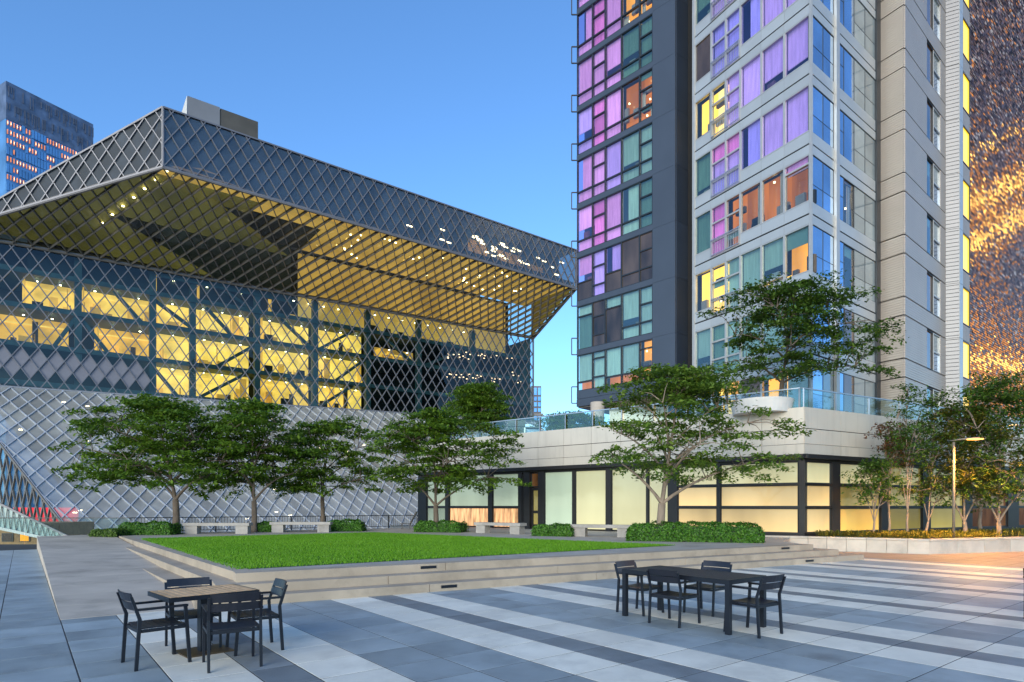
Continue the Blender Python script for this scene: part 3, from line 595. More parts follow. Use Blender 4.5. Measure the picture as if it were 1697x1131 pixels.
for x0, x1, k in fill:
    if k == 'l':
        podwin(PL, x0, x1, TZ + .04, 1.64, 'curt' if x0 > 740 else 'sh_teal'); podwin(PL, x0, x1, 1.72, 3.58, 'sh_teal')
        a, b = sorted((PL.t(x0), PL.t(x1))); MB().wbox(PL, a, b, 1.642, 1.718, -.2, -.05).build('transom', M['frame_bk'], POD)
    elif k == 'r':
        a, b = sorted((PL.t(x0), PL.t(x1)))
        for (z0, z1), m_ in zip(((.64, 1.66), (1.73, 2.62), (2.69, 3.58)), ('sh_warm', 'sh_warm', 'sh_green')): podwin(PL, x0, x1, z0, z1, m_)
        for z in (1.66, 2.62): MB().wbox(PL, a, b, z + .002, z + .068, -.2, -.03).build('transom', M['frame_bk'], POD)
    else: podwin(PL, x0, x1, TZ + .04, 3.58, k)
podwin(PL, 864, 867, TZ + .1, 3.5, 'dark_in')
dr = MB(); a, b = sorted((PL.t(877), PL.t(891)))
dr.wbox(PL, a, a + .12, TZ, 2.75, -.3, -.2).wbox(PL, b - .12, b, TZ, 2.75, -.3, -.2).wbox(PL, a + .12, b - .12, 2.6, 2.75, -.3, -.2).wbox(PL, a + .12, b - .12, TZ, TZ + .25, -.3, -.2).wbox(PL, a + .12, b - .12, 1.35, 1.5, -.3, -.2)
dro = dr.build('door', M['frame_bk'], POD); MB().wbox(PL, a + .12, b - .12, TZ + .25, 2.6, -.27, -.25).build('door_glass', M['sh_olive'], dro); MB().wbox(PL, a + .05, a + .09, 1.3, 1.75, -.2, -.14).build('door_handle', M['rail'], dro)
podwin(PL, 877, 891, 2.8, 3.55, 'dark_in', -.22)
mr_ = [(1333.5, 1336), (1380.5, 1394), (1462, 1473.5), (1531, 1544), (1600, 1613), (1672, 1690), (1760, 1775)]
for x0, x1 in mr_: MB().wbox(PR, max(PR.t(x0), .0), PR.t(x1), .5, 3.60, -.4, -.03).build('column', M['frame_bk'], POD)
for i in range(len(mr_) - 1):
    x0, x1 = mr_[i][1], mr_[i + 1][0]
    for (z0, z1), m_ in zip(((.66, 1.66), (1.73, 2.62), (2.69, 3.58)), (('sh_warm', 'sh_warm', 'sh_green'), ('sh_gold', 'sh_olive', 'sh_green'), ('sh_olive', 'sh_olive', 'sh_olive'), ('sh_olive', 'sh_olive', 'sh_olive'), ('dark_in', 'dark_in', 'sh_olive'), ('dark_in',) * 3)[i]): podwin(PR, x0, x1, z0, z1, m_)
    for z in (1.66, 2.62): MB().wbox(PR, PR.t(x0), PR.t(x1), z + .002, z + .068, -.2, -.04).build('transom', M['frame_bk'], POD)
MB().wbox(PL, .02, PL.t(1123), .52, .64, -.3, .05).build('sill', M['frame_bk'], POD); MB().wbox(PR, .06, 26, .52, .655, -.3, .045).build('sill', M['frame_bk'], POD)

# stone planter wall in front of the podium corner
PLT = thing('stone_planter', 'long low planter wall of pale stone slabs before the podium corner', 'planter', G(1540, 919))
PW1 = Wall(G(1540, 919)[:2], 0, G(1250, 909.5)[:2]); PW2 = Wall(G(1540, 919)[:2], 0, G(1720, 913.5)[:2])
for w_, n_, te in ((PW1, 9, PW1.len), (PW2, 16, 22.0)):
    ln_ = te / n_
    for i in range(n_):
        MB().wbox(w_, i * ln_ + (.0 if i else .02 if w_ is PW2 else 0), (i + 1) * ln_ - .012, -.02, .47, -.3, 0).build('stone_slab', M['plinth'], PLT)
        MB().wbox(w_, i * ln_ + (.0 if i else .02 if w_ is PW2 else 0), (i + 1) * ln_ - .012, .482, .55, -.36, .03 if w_ is PW1 else .028).build('coping_stone', M['plinth'], PLT)
pb = [PW1.at(0, 0, -.3)[:2], PW2.at(22, 0, -.3)[:2], (PW2.at(22, 0, -3)[0], PW2.at(22, 0, -9)[1]), PR.at(.5, 0, -.25)[:2], PL.at(5.5, 0, -.25)[:2], PW1.at(PW1.len, 0, -.3)[:2]]
MB().prism(pb, .1, .5).build('planter_soil', mat('planting_soil', (.04, .03, .02), .95, var=.4, scale=4), PLT)

# glass balustrade on the podium deck
BAL = thing('deck_balustrade', 'glass balustrade with a thin metal handrail along the podium roof', 'balustrade', PL.at(2, ZP))
ZR = 6.62
for w_, te, gap in ((PL, PL.t(735), 1.68), (PR, 24.0, 2.4)):
    for i in range(int(te / gap) + 1):
        t0, t1 = i * gap + .1, min((i + 1) * gap, te)
        if t1 - t0 < .2: continue
        MB().wbox(w_, t0 + .04, t1 - .04, ZP - .15, ZR - .03, -.3, -.288).build('glass_panel', M['glass_clear'], BAL)
        MB().wbox(w_, t0 - .02, t0 + .02, ZP - .3, ZR - .03, -.33, -.27).build('post', M['rail'], BAL)
    MB().wbox(w_, .24, te, ZR - .03, ZR + .02, -.325, -.265).build('handrail', M['rail'], BAL)

# ------------------------------------------------------------------ the apartment tower
TW = thing('apartment_tower', 'tall apartment tower with purple coated windows, a dark wing and pale metal siding', 'building', (13, 36, 5.7))
ZT = 37.0
D0 = np.array((K(956) * 39.8, 39.8)); D1 = np.array((K(1120) * 34.6, 34.6)); DW = Wall(D1, 0, D0)
DS = Wall(D1, 51.9); d2 = DS.t(1149); D2 = np.array(DS.at(d2, 0)[:2])
B1 = np.array((K(1343) * 27.6, 27.6)); B0 = np.array((K(1151.5) * 33.8, 33.8)); BL = Wall(B1, 0, B0)
BR = Wall(B1, 51.1); b2 = BR.t(1457); B2 = np.array(BR.at(b2, 0)[:2])
S1 = np.array((K(1498) * 31.2, 31.2)); SF = Wall(S1, 0, B2); SR = Wall(S1, 49); s2 = SR.t(1566); S2 = np.array(SR.at(s2, 0)[:2])
L1 = np.array((K(1589) * 35.4, 35.4)); LF = Wall(L1, 0, S2); YR = Wall(L1, 50)
y1 = YR.t(1607); Y1 = np.array(YR.at(y1, 0)[:2])
MB().prism([D0 + (.6, 1.0), D1 + (.3, 1.0), D2 + (-.1, .3), D2 + (4, 8), D0 + (6, 7)], 8.1, ZT).build('core', M['navy_d'], TW)
MB().prism([B0 + (-.1, 1.6), B1 + (.3, 1.6), B2 + (-.6, .9), S1 + (0, .45), S2 + (-.2, .3), L1 + (.1, .4), Y1 + (0, .4), Y1 + (-6, 14), B0 + (-.2, 12)], 5.6, ZT).build('core', M['groove'], TW)
# panes of the tower, by colour
M['p_pink'] = pane('pink_violet_coated_pane', (0.32, 0.14, 0.41), (0.62, 0.26, 0.8), .09, .07, .30, .5, coat=.5)
M['p_vio'] = pane('violet_coated_pane', (0.24, 0.155, 0.47), (0.42, 0.27, 0.95), .09, .07, .30, .5, coat=.5)
M['p_blue'] = pane('blue_violet_coated_pane', (0.15, 0.14, 0.48), (0.27, 0.24, 1.0), .09, .07, .30, .5, coat=.5)
M['p_mag'] = pane('magenta_coated_pane', (0.34, 0.09, 0.33), (0.75, 0.17, 0.7), .09, .07, .30, .5, coat=.5)
M['p_teal'] = pane('teal_blind_pane', (.13, .24, .22), (.2, .4, .34), .12, .12, .15, .5)
M['p_green'] = pane('dark_green_pane', (.05, .11, .085), (.1, .2, .14), .08, .10, .3, .5)
M['p_dark'] = pane('dark_room_pane', (.02, .022, .024), (.4, .2, .08), .05, .04, .8, .8, coat=.4)
M['p_brown'] = pane('amber_room_pane', (.06, .025, .01), (.70, .19, .012), .55, .06, .5, .6)
M['p_oran'] = pane('orange_lit_pane', (.2, .1, .02), (1.0, .38, .02), .9, .06, .4, .6)
M['p_yel'] = pane('yellow_lit_pane', (.3, .2, .05), (1.0, .55, .06), 1.15, .08, .35, .6)
M['p_brt'] = pane('bright_lit_pane', (.4, .3, .15), (1.0, .70, .22), 1.1, .08, .3, .6)
M['p_gold'] = pane('golden_stair_pane', (.35, .24, .02), (1.0, .58, .02), .75, .2, .12, .4)
M['p_sky'] = mat('mirror_blue_pane', (.34, .48, .66), .03, .9, var=.25, scale=.4, rand=.15)
M['p_grey'] = mat('pale_blind_pane', (.36, .42, .43), .06, .4, var=.2, scale=.5, rand=.15)
M['glass_win'] = glass('window_glass', (.82, .86, .86), .06, .01, .5, bump=.15)
M['curtain'] = mat('sheer_curtain', (.55, .48, .4), .9, var=.3, scale=2.5, stretch=(6, 6, .2))
M['room_lamp'] = lamp('table_lamp', (1.0, .75, .4), 4.0)
for k_, tc_, bc_, em_ in (('p_pink', (.93, .80, .95), (.56, .44, .58), .26), ('p_vio', (.87, .81, .98), (.52, .46, .62), .24), ('p_blue', (.79, .78, .98), (.48, .46, .66), .24), ('p_mag', (.94, .72, .92), (.56, .40, .54), .26), ('p_teal', (.86, .95, .91), (.30, .37, .34), .10), ('p_green', (.76, .86, .80), (.2, .27, .23), .06)):
    M['t' + k_] = glass(k_ + '_coated_glass', tc_, .10, .015, .5, rcol=tc_ if k_ in ('p_pink', 'p_vio', 'p_blue', 'p_mag') else (1, 1, 1), bump=.2)
    M['c' + k_] = pane(k_ + '_curtain', bc_, bc_, em_, .9, .15, 2.6, 3.0, rand=.22)  # curtains glow faintly, standing in for the light on them
TINT = {'p_pink', 'p_vio', 'p_blue', 'p_mag', 'p_teal', 'p_green'}
def tinted(o, w_, a, b, z0, z1, e, k_):
    """coated glass over a drawn curtain or blind, sometimes left open above a dark sill"""
    MB().wbox(w_, a, b, z0, z1, e - .035, e - .028).build('pane', M['t' + k_], o)
    W_, H_ = b - a, z1 - z0; q = random.random(); z_ = z0 - .05; a_ = a - .02; b_ = b + .02
    if H_ > 1.2 and q < .30: z_ = z0 + H_ * random.uniform(.08, .4)
    elif H_ > 1.2 and q < .48: b_ = a + W_ * random.uniform(.55, .85)
    MB().wbox(w_, a_, b_, z_, z1 + .05, e - .24, e - .2).build('curtain', M['c' + k_], o)
    if z_ > z0:
        for j in range(2): c = a + W_ * random.random(); MB().wbox(w_, max(a, c - .2), min(b, c + .2), z0 - .04, z0 + random.uniform(.1, .8) * (z_ - z0), e - .4, e - .26).build('furniture', random.choice((M['soffit'], M['bark'], M['frame_l'])), o)
LIT = {'p_brown', 'p_oran', 'p_yel', 'p_brt'}
def room(o, w_, a, b, z0, z1, e, m_):
    """a lit room behind clear glass: back wall, ceiling edge, furniture, a lamp, now and then a curtain"""
    MB().wbox(w_, a, b, z0, z1, e - .035, e - .028).build('pane', M['glass_win'], o)
    MB().wbox(w_, a + (.35 if a < .6 else -.05), b + .05, z0 - .1, z1 + .1, e - .56, e - .5).build('room_wall', M[m_], o)
    W_, H_ = b - a, z1 - z0
    if H_ < .6: return
    for q in range(random.choice((1, 2, 2, 3))):
        c = a + W_ * random.random(); hw = random.uniform(.12, .35); hh = random.uniform(.12, .4) * H_; MB().wbox(w_, max(a - .05, c - hw), min(b + .05, c + hw), z0 - .05, z0 + hh, e - .46, e - .3).build('furniture', random.choice((M['frame_bk'], M['bark'], M['soffit'])), o)
    if random.random() < .4:
        c = a + W_ * random.uniform(.2, .8); zz = z0 + H_ * random.choice((.45, .88)); MB().wbox(w_, c - .035, c + .035, zz, zz + .07, e - .3, e - .23).build('lamp', M['room_lamp'], o)
    if random.random() < .45:
        c = random.random() < .5; MB().wbox(w_, a if c else b - W_ * .28, a + W_ * .28 if c else b, z0, z1, e - .24, e - .2).build('curtain', M['curtain'], o)
    if random.random() < .2: MB().wbox(w_, a, b, z1 - H_ * random.uniform(.12, .35), z1, e - .17, e - .14).build('blind', M['p_teal'], o)
def win(w_, t0, t1, z0, z1, m_, fm, e=.0, fr=.05, split=None, rail=False, dep=.03):
    a, b = min(t0, t1), max(t0, t1); mb = MB()
    mb.wbox(w_, a, a + fr, z0, z1, e - .12, e + dep).wbox(w_, b - fr, b, z0, z1, e - .12, e + dep).wbox(w_, a + fr, b - fr, z0, z0 + fr, e - .12, e + dep - .002).wbox(w_, a + fr, b - fr, z1 - fr, z1, e - .12, e + dep - .002)
    zs = [z0 + fr] + sorted(split or []) + [z1 - fr]
    for q in (split or []): mb.wbox(w_, a + fr, b - fr, q - .035 * dep / .03 - .006, q + .035 * dep / .03 + .006, e - .12, e + dep - .004)
    o = mb.build('window', fm, TW)
    ms_ = m_ if isinstance(m_, (list, tuple)) else [m_] * (len(zs) - 1)
    for i in range(len(zs) - 1):
        if ms_[i] in TINT: tinted(o, w_, a + fr, b - fr, zs[i] + (.012 if i else 0), zs[i + 1] - (.012 if i < len(zs) - 2 else 0), e, ms_[i]); continue
        if ms_[i] in LIT: room(o, w_, a + fr, b - fr, zs[i] + (.012 if i else 0), zs[i + 1] - (.012 if i < len(zs) - 2 else 0), e, ms_[i]); continue
        MB().wbox(w_, a + fr, b - fr, zs[i] + (.012 if i else 0), zs[i + 1] - (.012 if i < len(zs) - 2 else 0), e - .1, e - .03 if dep > .01 else e - .008).build('pane', M[ms_[i]], o)
    if rail:
        r = MB(); r.wbox(w_, a + .02, b - .02, z0 + .86, z0 + .9, e + .06, e + .1).wbox(w_, a + .02, b - .02, z0 + .06, z0 + .1, e + .06, e + .1)
        nn = 9
        for q in range(nn): t = a + .04 + (b - a - .08) * q / (nn - 1); r.wbox(w_, t - .008, t + .008, z0 + .1, z0 + .86, e + .07, e + .09)
        r.build('juliet_rail', M['rail'], o)
    return o
# dark wing
dx = [956.5, 982, 1003, 1030, 1060, 1082]
dcol = [['p_teal', 'p_teal', 'p_teal', 'p_teal', 'p_oran'], ['p_teal', 'p_dark', 'p_dark', 'p_teal', 'p_teal'], ['p_pink', 'p_vio', 'p_vio', 'p_dark', 'p_dark'],
        ['p_pink', 'p_mag', 'p_pink', 'p_teal', 'p_green'], ['p_pink', 'p_pink', 'p_vio', 'p_teal', 'p_teal'], ['p_vio', 'p_mag', 'p_pink', 'p_brown', 'p_brown'], ['p_pink', 'p_pink', 'p_pink', 'p_green', 'p_green'], ['p_pink', 'p_mag', 'p_pink', 'p_oran', 'p_oran'], ['p_pink', 'p_pink', 'p_pink', 'p_dark', 'p_dark'], ['p_vio', 'p_pink', 'p_pink', 'p_teal', 'p_teal']]
tdw = [DW.t(x) for x in dx]
for f_ in range(10):
    z0 = 9.05 if f_ == 0 else 11.65 + 3.1 * (f_ - 1); z1 = 11.32 if f_ == 0 else z0 + 2.77
    if z0 > ZT - 1: break
    for c in range(5):
        m_ = dcol[f_][c]; sp = None; mm = m_
        if c in (1, 4): sp = [z0 + .7, z0 + 1.85] if c == 1 else [z0 + .75, z0 + 1.8]; mm = [m_] * 3
        elif f_ == 2 and c < 3: sp = [z0 + 1.15]; mm = ['p_dark', m_]
        elif f_ == 1 and c == 0: sp = [z0 + 2.1]; mm = ['p_green', 'p_teal']
        elif f_ == 1 and c == 2: sp = [z0 + 2.1]; mm = ['p_dark', 'p_teal']
        elif f_ == 0 and c < 4: sp = [z0 + .55]; mm = ['p_brown', m_]
        elif c in (0, 2, 3): sp = [z0 + .72]; mm = [m_, m_]
        win(DW, tdw[c], tdw[c + 1], z0, z1, mm, M['frame_d'], split=sp, fr=.045)
    MB().wbox(DW, tdw[5] - .02, tdw[0], z1 + .004, (z0 + 3.1 if f_ else 11.65) - .004, -.2, .05).build('spandrel_band', M['navy'], TW)
for i, (z0, z1) in enumerate(((8.06, 8.52), (8.54, 9.045))): MB().wbox(DW, tdw[5] - .02, tdw[0], z0, z1, -.2, .06 - .01 * i).build('spandrel_band', M['navy'], TW)
for i in range(10):
    z0 = 8.06 + i * 3.1 + (.2 if i else 0); MB().wbox(DW, 0, tdw[5] - .03, z0, 8.06 + (i + 1) * 3.1 + .19, -.3, .08).build('metal_panel', M['navy'], TW)
    MB().wbox(DS, .02, d2, z0, 8.06 + (i + 1) * 3.1 + .19, -.3, .05).build('metal_panel', M['navy_d'], TW)
    e_ = MB(); zz = 8.3 + i * 3.1; pe = lambda t, z: (D0[0] + .05 - t * .38, D0[1] + .02, z)
    for a, b in ((pe(0, zz), pe(1, zz)), (pe(1, zz), pe(1, zz + 1.05)), (pe(0, zz + 1.05), pe(1, zz + 1.05))): e_.beam(a, b, .06, .06)
    e_.build('balcony_rail', M['frame_bk'], TW)
MB().prism([D0 + (.1, .1), D1 + (.1, .1), D2, D2 + (4, 8), D0 + (6, 7)], 8.0, 8.055).build('soffit', M['soffit'], TW)
cl = np.array((K(990) * 37.8, 37.8)); MB().tube([(cl[0], cl[1], 5.6), (cl[0], cl[1], 8.02)], .42, 18).build('column', M['plinth'], TW, smooth=True)
MB().wbox(Wall((K(1010) * 39.6, 39.6), 0, (K(1150) * 38.8, 38.8)), 0, 7.5, 5.66, 8.0, -.1, 0).build('lobby_wall', M['sh_green'], TW)
# pale bay, left face
bx = [1152, 1179, 1203, 1227, 1262, 1300, 1342.5]; tb = [BL.t(x) for x in bx]
bcol = {-2: ['p_dark', 'p_yel', 'p_oran', 'p_dark', 'p_oran', 'p_teal'], -1: ['p_teal', 'p_green', 'p_teal', 'p_teal', 'p_teal', 'p_green'], 0: ['p_yel', 'p_yel', 'p_teal', 'p_teal', 'p_teal', 'p_oran'],
        1: ['p_green', 'p_mag', 'p_brown', 'p_brown', 'p_brown', 'p_brown'], 2: ['p_green', 'p_mag', 'p_mag', 'p_blue', 'p_vio', 'p_vio'], 3: ['p_yel', 'p_brt', 'p_vio', 'p_vio', 'p_vio', 'p_vio'], 4: ['p_dark', 'p_blue', 'p_blue', 'p_blue', 'p_vio', 'p_vio'],
        5: ['p_green', 'p_vio', 'p_vio', 'p_vio', 'p_mag', 'p_pink'], 6: ['p_vio', 'p_vio', 'p_vio', 'p_blue', 'p_vio', 'p_vio'], 7: ['p_vio'] * 6}
bxr = [1343.5, 1364, 1381.5, 1387, 1398.5, 1415.5, 1433.5, 1450]; tr = [BR.t(x) for x in bxr]
rcol = {-2: ['p_sky', 'p_grey', 'p_sky', 'p_dark', 'p_grey', 'p_grey'], -1: ['p_sky', 'p_sky', 'p_sky', 'p_dark', 'p_grey', 'p_grey'], 0: ['p_sky', 'p_sky', 'p_sky', 'p_oran', 'p_grey', 'p_grey'], 1: ['p_sky', 'p_sky', 'p_sky', 'p_brown', 'p_grey', 'p_grey']}
for f_ in range(-2, 8):
    z0 = 12.16 + 3.1 * f_; z1 = z0 + 2.1
    if z0 > ZT - 2: break
    for c in range(6):
        m_ = bcol[f_][c]
        if c in (1, 2): 
            up = 'p_mag' if m_ == 'p_brown' and c == 1 else m_
            win(BL, tb[c], tb[c + 1], z0 - .5, z1, [m_, m_, up] if not (f_ == 2) else ['p_blue', 'p_vio', 'p_mag'], M['frame_l'], split=[z0 + .32, z0 + 1.25], rail=f_ >= 0, fr=.055)
        elif f_ == 1 and c == 5: win(BL, tb[c], tb[c + 1], z0, z1, ['p_brown', 'p_pink'], M['frame_l'], split=[z0 + 1.7], fr=.055)
        elif f_ == 0 and c in (3, 4): win(BL, tb[c], tb[c + 1], z0, z1, ['p_yel', 'p_teal'], M['frame_l'], split=[z0 + .24], fr=.055)
        else: win(BL, tb[c], tb[c + 1], z0, z1, m_, M['frame_l'], fr=.055)
        if c not in (1, 2): MB().wbox(BL, min(tb[c], tb[c + 1]) + .006, max(tb[c], tb[c + 1]) - .006, z0 - .52, z0 - .004, -.2, .02).build('spandrel_panel', M['spandrel'], TW)
        else: MB().wbox(BL, min(tb[c], tb[c + 1]) + .006, max(tb[c], tb[c + 1]) - .006, z0 - .52, z0 - .504, -.2, .02).build('spandrel_panel', M['spandrel'], TW)
        MB().wbox(BL, min(tb[c], tb[c + 1]) + .006, max(tb[c], tb[c + 1]) - .006, z1 + .004, z1 + .40, -.2, .035).build('spandrel_panel', M['spandrel'], TW)
    MB().wbox(BL, tb[6], tb[0], z1 + .402, z1 + .48, -.2, -.02).build('shadow_joint', M['groove'], TW)
    rc = rcol.get(f_, ['p_sky', 'p_sky', 'p_sky', 'p_sky', 'p_grey', 'p_grey'])
    for c, (q0, q1) in enumerate(((0, 1), (1, 2), (3, 4), (4, 5), (5, 6), (6, 7))):
        win(BR, tr[q0], tr[q1], z0, z1, [rc[c]] * (2 if c in (0, 1, 2, 4, 5) else 1), M['frame_d'], split=[z0 + (1.15 if c == 2 else .8)] if c != 3 else None, fr=.022, dep=.004)
    for q0, q1 in ((0, 2), (3, 7)):
        MB().wbox(BR, tr[q0] + .01, tr[q1] - .01, z0 - .52, z0 - .004, -.2, .02).build('spandrel_panel', M['spandrel'], TW)
        MB().wbox(BR, tr[q0] + .01, tr[q1] - .01, z1 + .004, z1 + .40, -.2, .03).build('spandrel_panel', M['spandrel'], TW)
        MB().wbox(BR, tr[q0] + .01, tr[q1] - .01, z1 + .402, z1 + .48, -.2, -.03).build('shadow_joint', M['groove'], TW)
MB().wbox(BR, tr[2] + .01, tr[3] - .01, 5.7, ZT, -.1, .14).build('corner_post', M['frame_l'], TW)
MB().wbox(BR, tr[7], b2, 5.7, ZT, -.15, .1).build('corner_post', M['frame_d'], TW); MB().wbox(BL, -.05, tb[6] + .0, 5.7, ZT, -.1, .06).build('corner_post', M['frame_l'], TW)
MB().wbox(BL, tb[0], tb[0] + .16, 5.7, ZT, -.1, .06).build('corner_post', M['frame_l'], TW)
# ribbed siding, one panel per storey and band
def ribbed(name, col, period, depth=.03):
    m, nt, b = nodes(name); L = nt.links.new; tc = N(nt, "ShaderNodeTexCoord"); sp = N(nt, "ShaderNodeSeparateXYZ"); L(tc.outputs[3], sp.inputs[0])
    mu = N(nt, "ShaderNodeMath", operation='MULTIPLY', i_1=1 / period); L(sp.outputs[2], mu.inputs[0]); fr = N(nt, "ShaderNodeMath", operation='FRACT'); L(mu.outputs[0], fr.inputs[0])
    rp = N(nt, "ShaderNodeValToRGB"); e = rp.color_ramp.elements; e[0].position = 0; e[0].color = (.0, .0, .0, 1); e[1].position = .12; e[1].color = (1, 1, 1, 1); L(fr.outputs[0], rp.inputs[0])
    bp = N(nt, "ShaderNodeBump"); bp.inputs[0].default_value = .8; bp.inputs[1].default_value = depth; L(rp.outputs[0], bp.inputs["Height"]); L(bp.outputs[0], b.inputs["Normal"])
    nz = N(nt, "ShaderNodeTexNoise"); nz.inputs["Scale"].default_value = .7; L(tc.outputs[3], nz.inputs[0]); c2 = N(nt, "ShaderNodeValToRGB"); c2.color_ramp.elements[0].color = rgb(col, .9); c2.color_ramp.elements[1].color = rgb(col, 1.08); L(nz.outputs[0], c2.inputs[0])
    L(c2.outputs[0], b.inputs["Base Color"]); b.inputs["Roughness"].default_value = .42; b.inputs["Metallic"].default_value = .3; return m
M['rib'] = ribbed('ribbed_siding', (.44, .385, .335), .12); M['rib2'] = ribbed('louvred_siding', (.21, .21, .22), .22, .08)
for f_ in range(-3, 8):
    za = 14.4 + 3.1 * f_; zb_ = za + .94; zc_ = za + 3.1           # a short and a tall course per storey
    for z0, z1, hole in ((za, zb_, False), (zb_, zc_, True)):
        MB().wbox(SF, .0, SF.len - .02, z0 + .028, z1 - .028, -.2, .05).build('siding_panel', M['rib'], TW)
        if not hole: MB().wbox(SR, .03, s2, z0 + .028, z1 - .028, -.2, .05).build('siding_panel', M['rib'], TW)
        else:
            wl, wr = SR.t(1534.5), SR.t(1557)
            MB().wbox(SR, .03, wl - .01, z0 + .028, z1 - .028, -.2, .05).build('siding_panel', M['rib'], TW); MB().wbox(SR, wr + .01, s2, z0 + .028, z1 - .028, -.2, .05).build('siding_panel', M['rib'], TW)
            wm = SR.t(1546)
            lit = {-3: 'p_yel', 0: 'p_brown', 1: 'p_oran'}.get(f_, 'p_dark')
            win(SR, wl, wm, z0 + .05, z1 - .05, [lit], M['frame_d'], e=-.02, fr=.03); win(SR, wm, wr, z0 + .05, z1 - .05, ['p_yel', 'p_yel'] if f_ == -3 else ['p_sky', 'p_grey'], M['frame_l'], split=[z0 + 1.1], e=.0, fr=.05)
    MB().wbox(LF, .0, LF.len + .4, za + .01, zc_ - .01, -.2, .05).build('louvre_panel', M['rib2'], TW)
    t0 = YR.t(1594.5); MB().wbox(YR, .02, t0, za + .01, zc_ - .01, -.2, .04).build('edge_panel', M['spandrel'], TW)
    win(YR, t0 + .03, y1, zb_ + .0, zc_ - .03, 'p_gold', M['frame_d'], fr=.05); MB().wbox(YR, t0 + .03, y1, za + .02, zb_ - .02, -.2, .0).build('spandrel_panel', M['soffit'], TW)

# ------------------------------------------------------------------ the shingled tower at the right, far towers
M['shing'] = None
def shingle_mat():
    m, nt, b = nodes('bronze_shingle'); L = nt.links.new; g = N(nt, "ShaderNodeNewGeometry"); cr = N(nt, "ShaderNodeValToRGB"); cr.color_ramp.interpolation = 'CONSTANT'; e = cr.color_ramp.elements
    cols = [(0, (.12, .055, .035)), (.28, (.26, .11, .05)), (.5, (.17, .08, .05)), (.66, (.34, .18, .10)), (.88, (.55, .42, .33))]
    e[0].position = 0; e[0].color = rgb(cols[0][1]); e[1].position = cols[1][0]; e[1].color = rgb(cols[1][1])
    for p_, c_ in cols[2:]: q = e.new(p_); q.color = rgb(c_)
    L(g.outputs["Random Per Island"], cr.inputs[0]); L(cr.outputs[0], b.inputs[0]); b.inputs["Roughness"].default_value = .4; b.inputs["Metallic"].default_value = .1; b.inputs["Specular IOR Level"].default_value = .35; return m
M['shing'] = shingle_mat(); M['shing_l'] = lamp('painted_light_streak', (1.0, .50, .10), 1.0, .7, 2.5); M['shing_d'] = lamp('painted_copper_glow', (1.0, .34, .06), .19, .6, 1.2)  # glowing colours painted on shingles in place of reflected street light
ST = thing('shingled_tower', 'dark tower clad in small bronze shingles with painted streaks of orange light', 'building', (36.4, 50, -8))
SW = Wall((K(1598) * 50, 50), 51.5)
MB().wbox(SW, -.3, 33, -8, 62, -6, -.2).build('backing_wall', M['frame_bk'], ST)
sv, mi = [], []
lw_, lh_ = .5, .2
for j in range(int(58 / lh_)):
    z = -2 + j * lh_
    for i in range(int(33 / lw_)):
        t = i * lw_ + (j % 2) * lw_ / 2 + random.uniform(-.05, .05); e0 = random.uniform(0, .03); e1 = random.uniform(0, .03); tl = random.uniform(-.02, .05)
        sv.append([SW.at(t, z, e0 + tl), SW.at(t + lw_ * .94, z, e1 + tl), SW.at(t + lw_ * .94, z + lh_ * .74, e1), SW.at(t, z + lh_ * .74, e0)])
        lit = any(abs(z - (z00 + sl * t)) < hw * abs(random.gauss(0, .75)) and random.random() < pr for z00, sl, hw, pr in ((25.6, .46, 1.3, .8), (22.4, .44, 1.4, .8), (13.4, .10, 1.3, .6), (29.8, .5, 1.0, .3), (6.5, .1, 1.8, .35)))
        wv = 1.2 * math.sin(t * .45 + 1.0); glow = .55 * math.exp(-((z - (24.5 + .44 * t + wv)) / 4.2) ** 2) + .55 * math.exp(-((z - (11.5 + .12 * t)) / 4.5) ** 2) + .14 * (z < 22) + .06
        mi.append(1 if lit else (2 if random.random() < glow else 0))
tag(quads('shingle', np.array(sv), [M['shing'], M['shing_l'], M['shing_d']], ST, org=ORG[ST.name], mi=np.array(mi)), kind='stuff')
FT = thing('far_tower', 'distant blue glass tower with orange lit windows rising behind the library', 'building', (-190, 240, -8))
FWp = Wall((K(10.5) * 235, 235), 0, (K(155) * 262, 262)); zt0 = FWp.z(11, 134); 
M['ftb'] = mat('blue_tower_glass', (.13, .33, .62), .3, .3, var=.3, scale=.12, rand=.2); M['ftd'] = mat('tower_crown_fins', (.13, .17, .25), .4, .4, var=.4, scale=.3); M['ftl'] = lamp('tower_lit_window', (.9, .3, .14), .4, .5, .3); M['ftw'] = lamp('tower_bright_lamp', (1.0, .75, .5), 4)
MB().wbox(FWp, 0, FWp.len, -8, zt0 - 14, -25, -.4).build('core', M['ftb'], FT); MB().wbox(FWp, 0, FWp.len, zt0 - 14.2, zt0, -24, -.2).build('crown', M['ftd'], FT)
nf = 26; fh = 3.4; ncol = 30; cw = FWp.len / ncol
pmb = MB(); fin = MB()
for i in range(ncol * 2):
    t = (i + .5) * cw / 2 + random.uniform(-.2, .2); h_ = random.choice((2.5, 4, 5)); z = zt0 - random.choice((1.5, 8)) ; fin.wbox(FWp, t - .12, t + .12, z - h_, z, -.2, .05)
tag(fin.build('crown_fin', M['fin'], FT), kind='stuff')
runs = {}
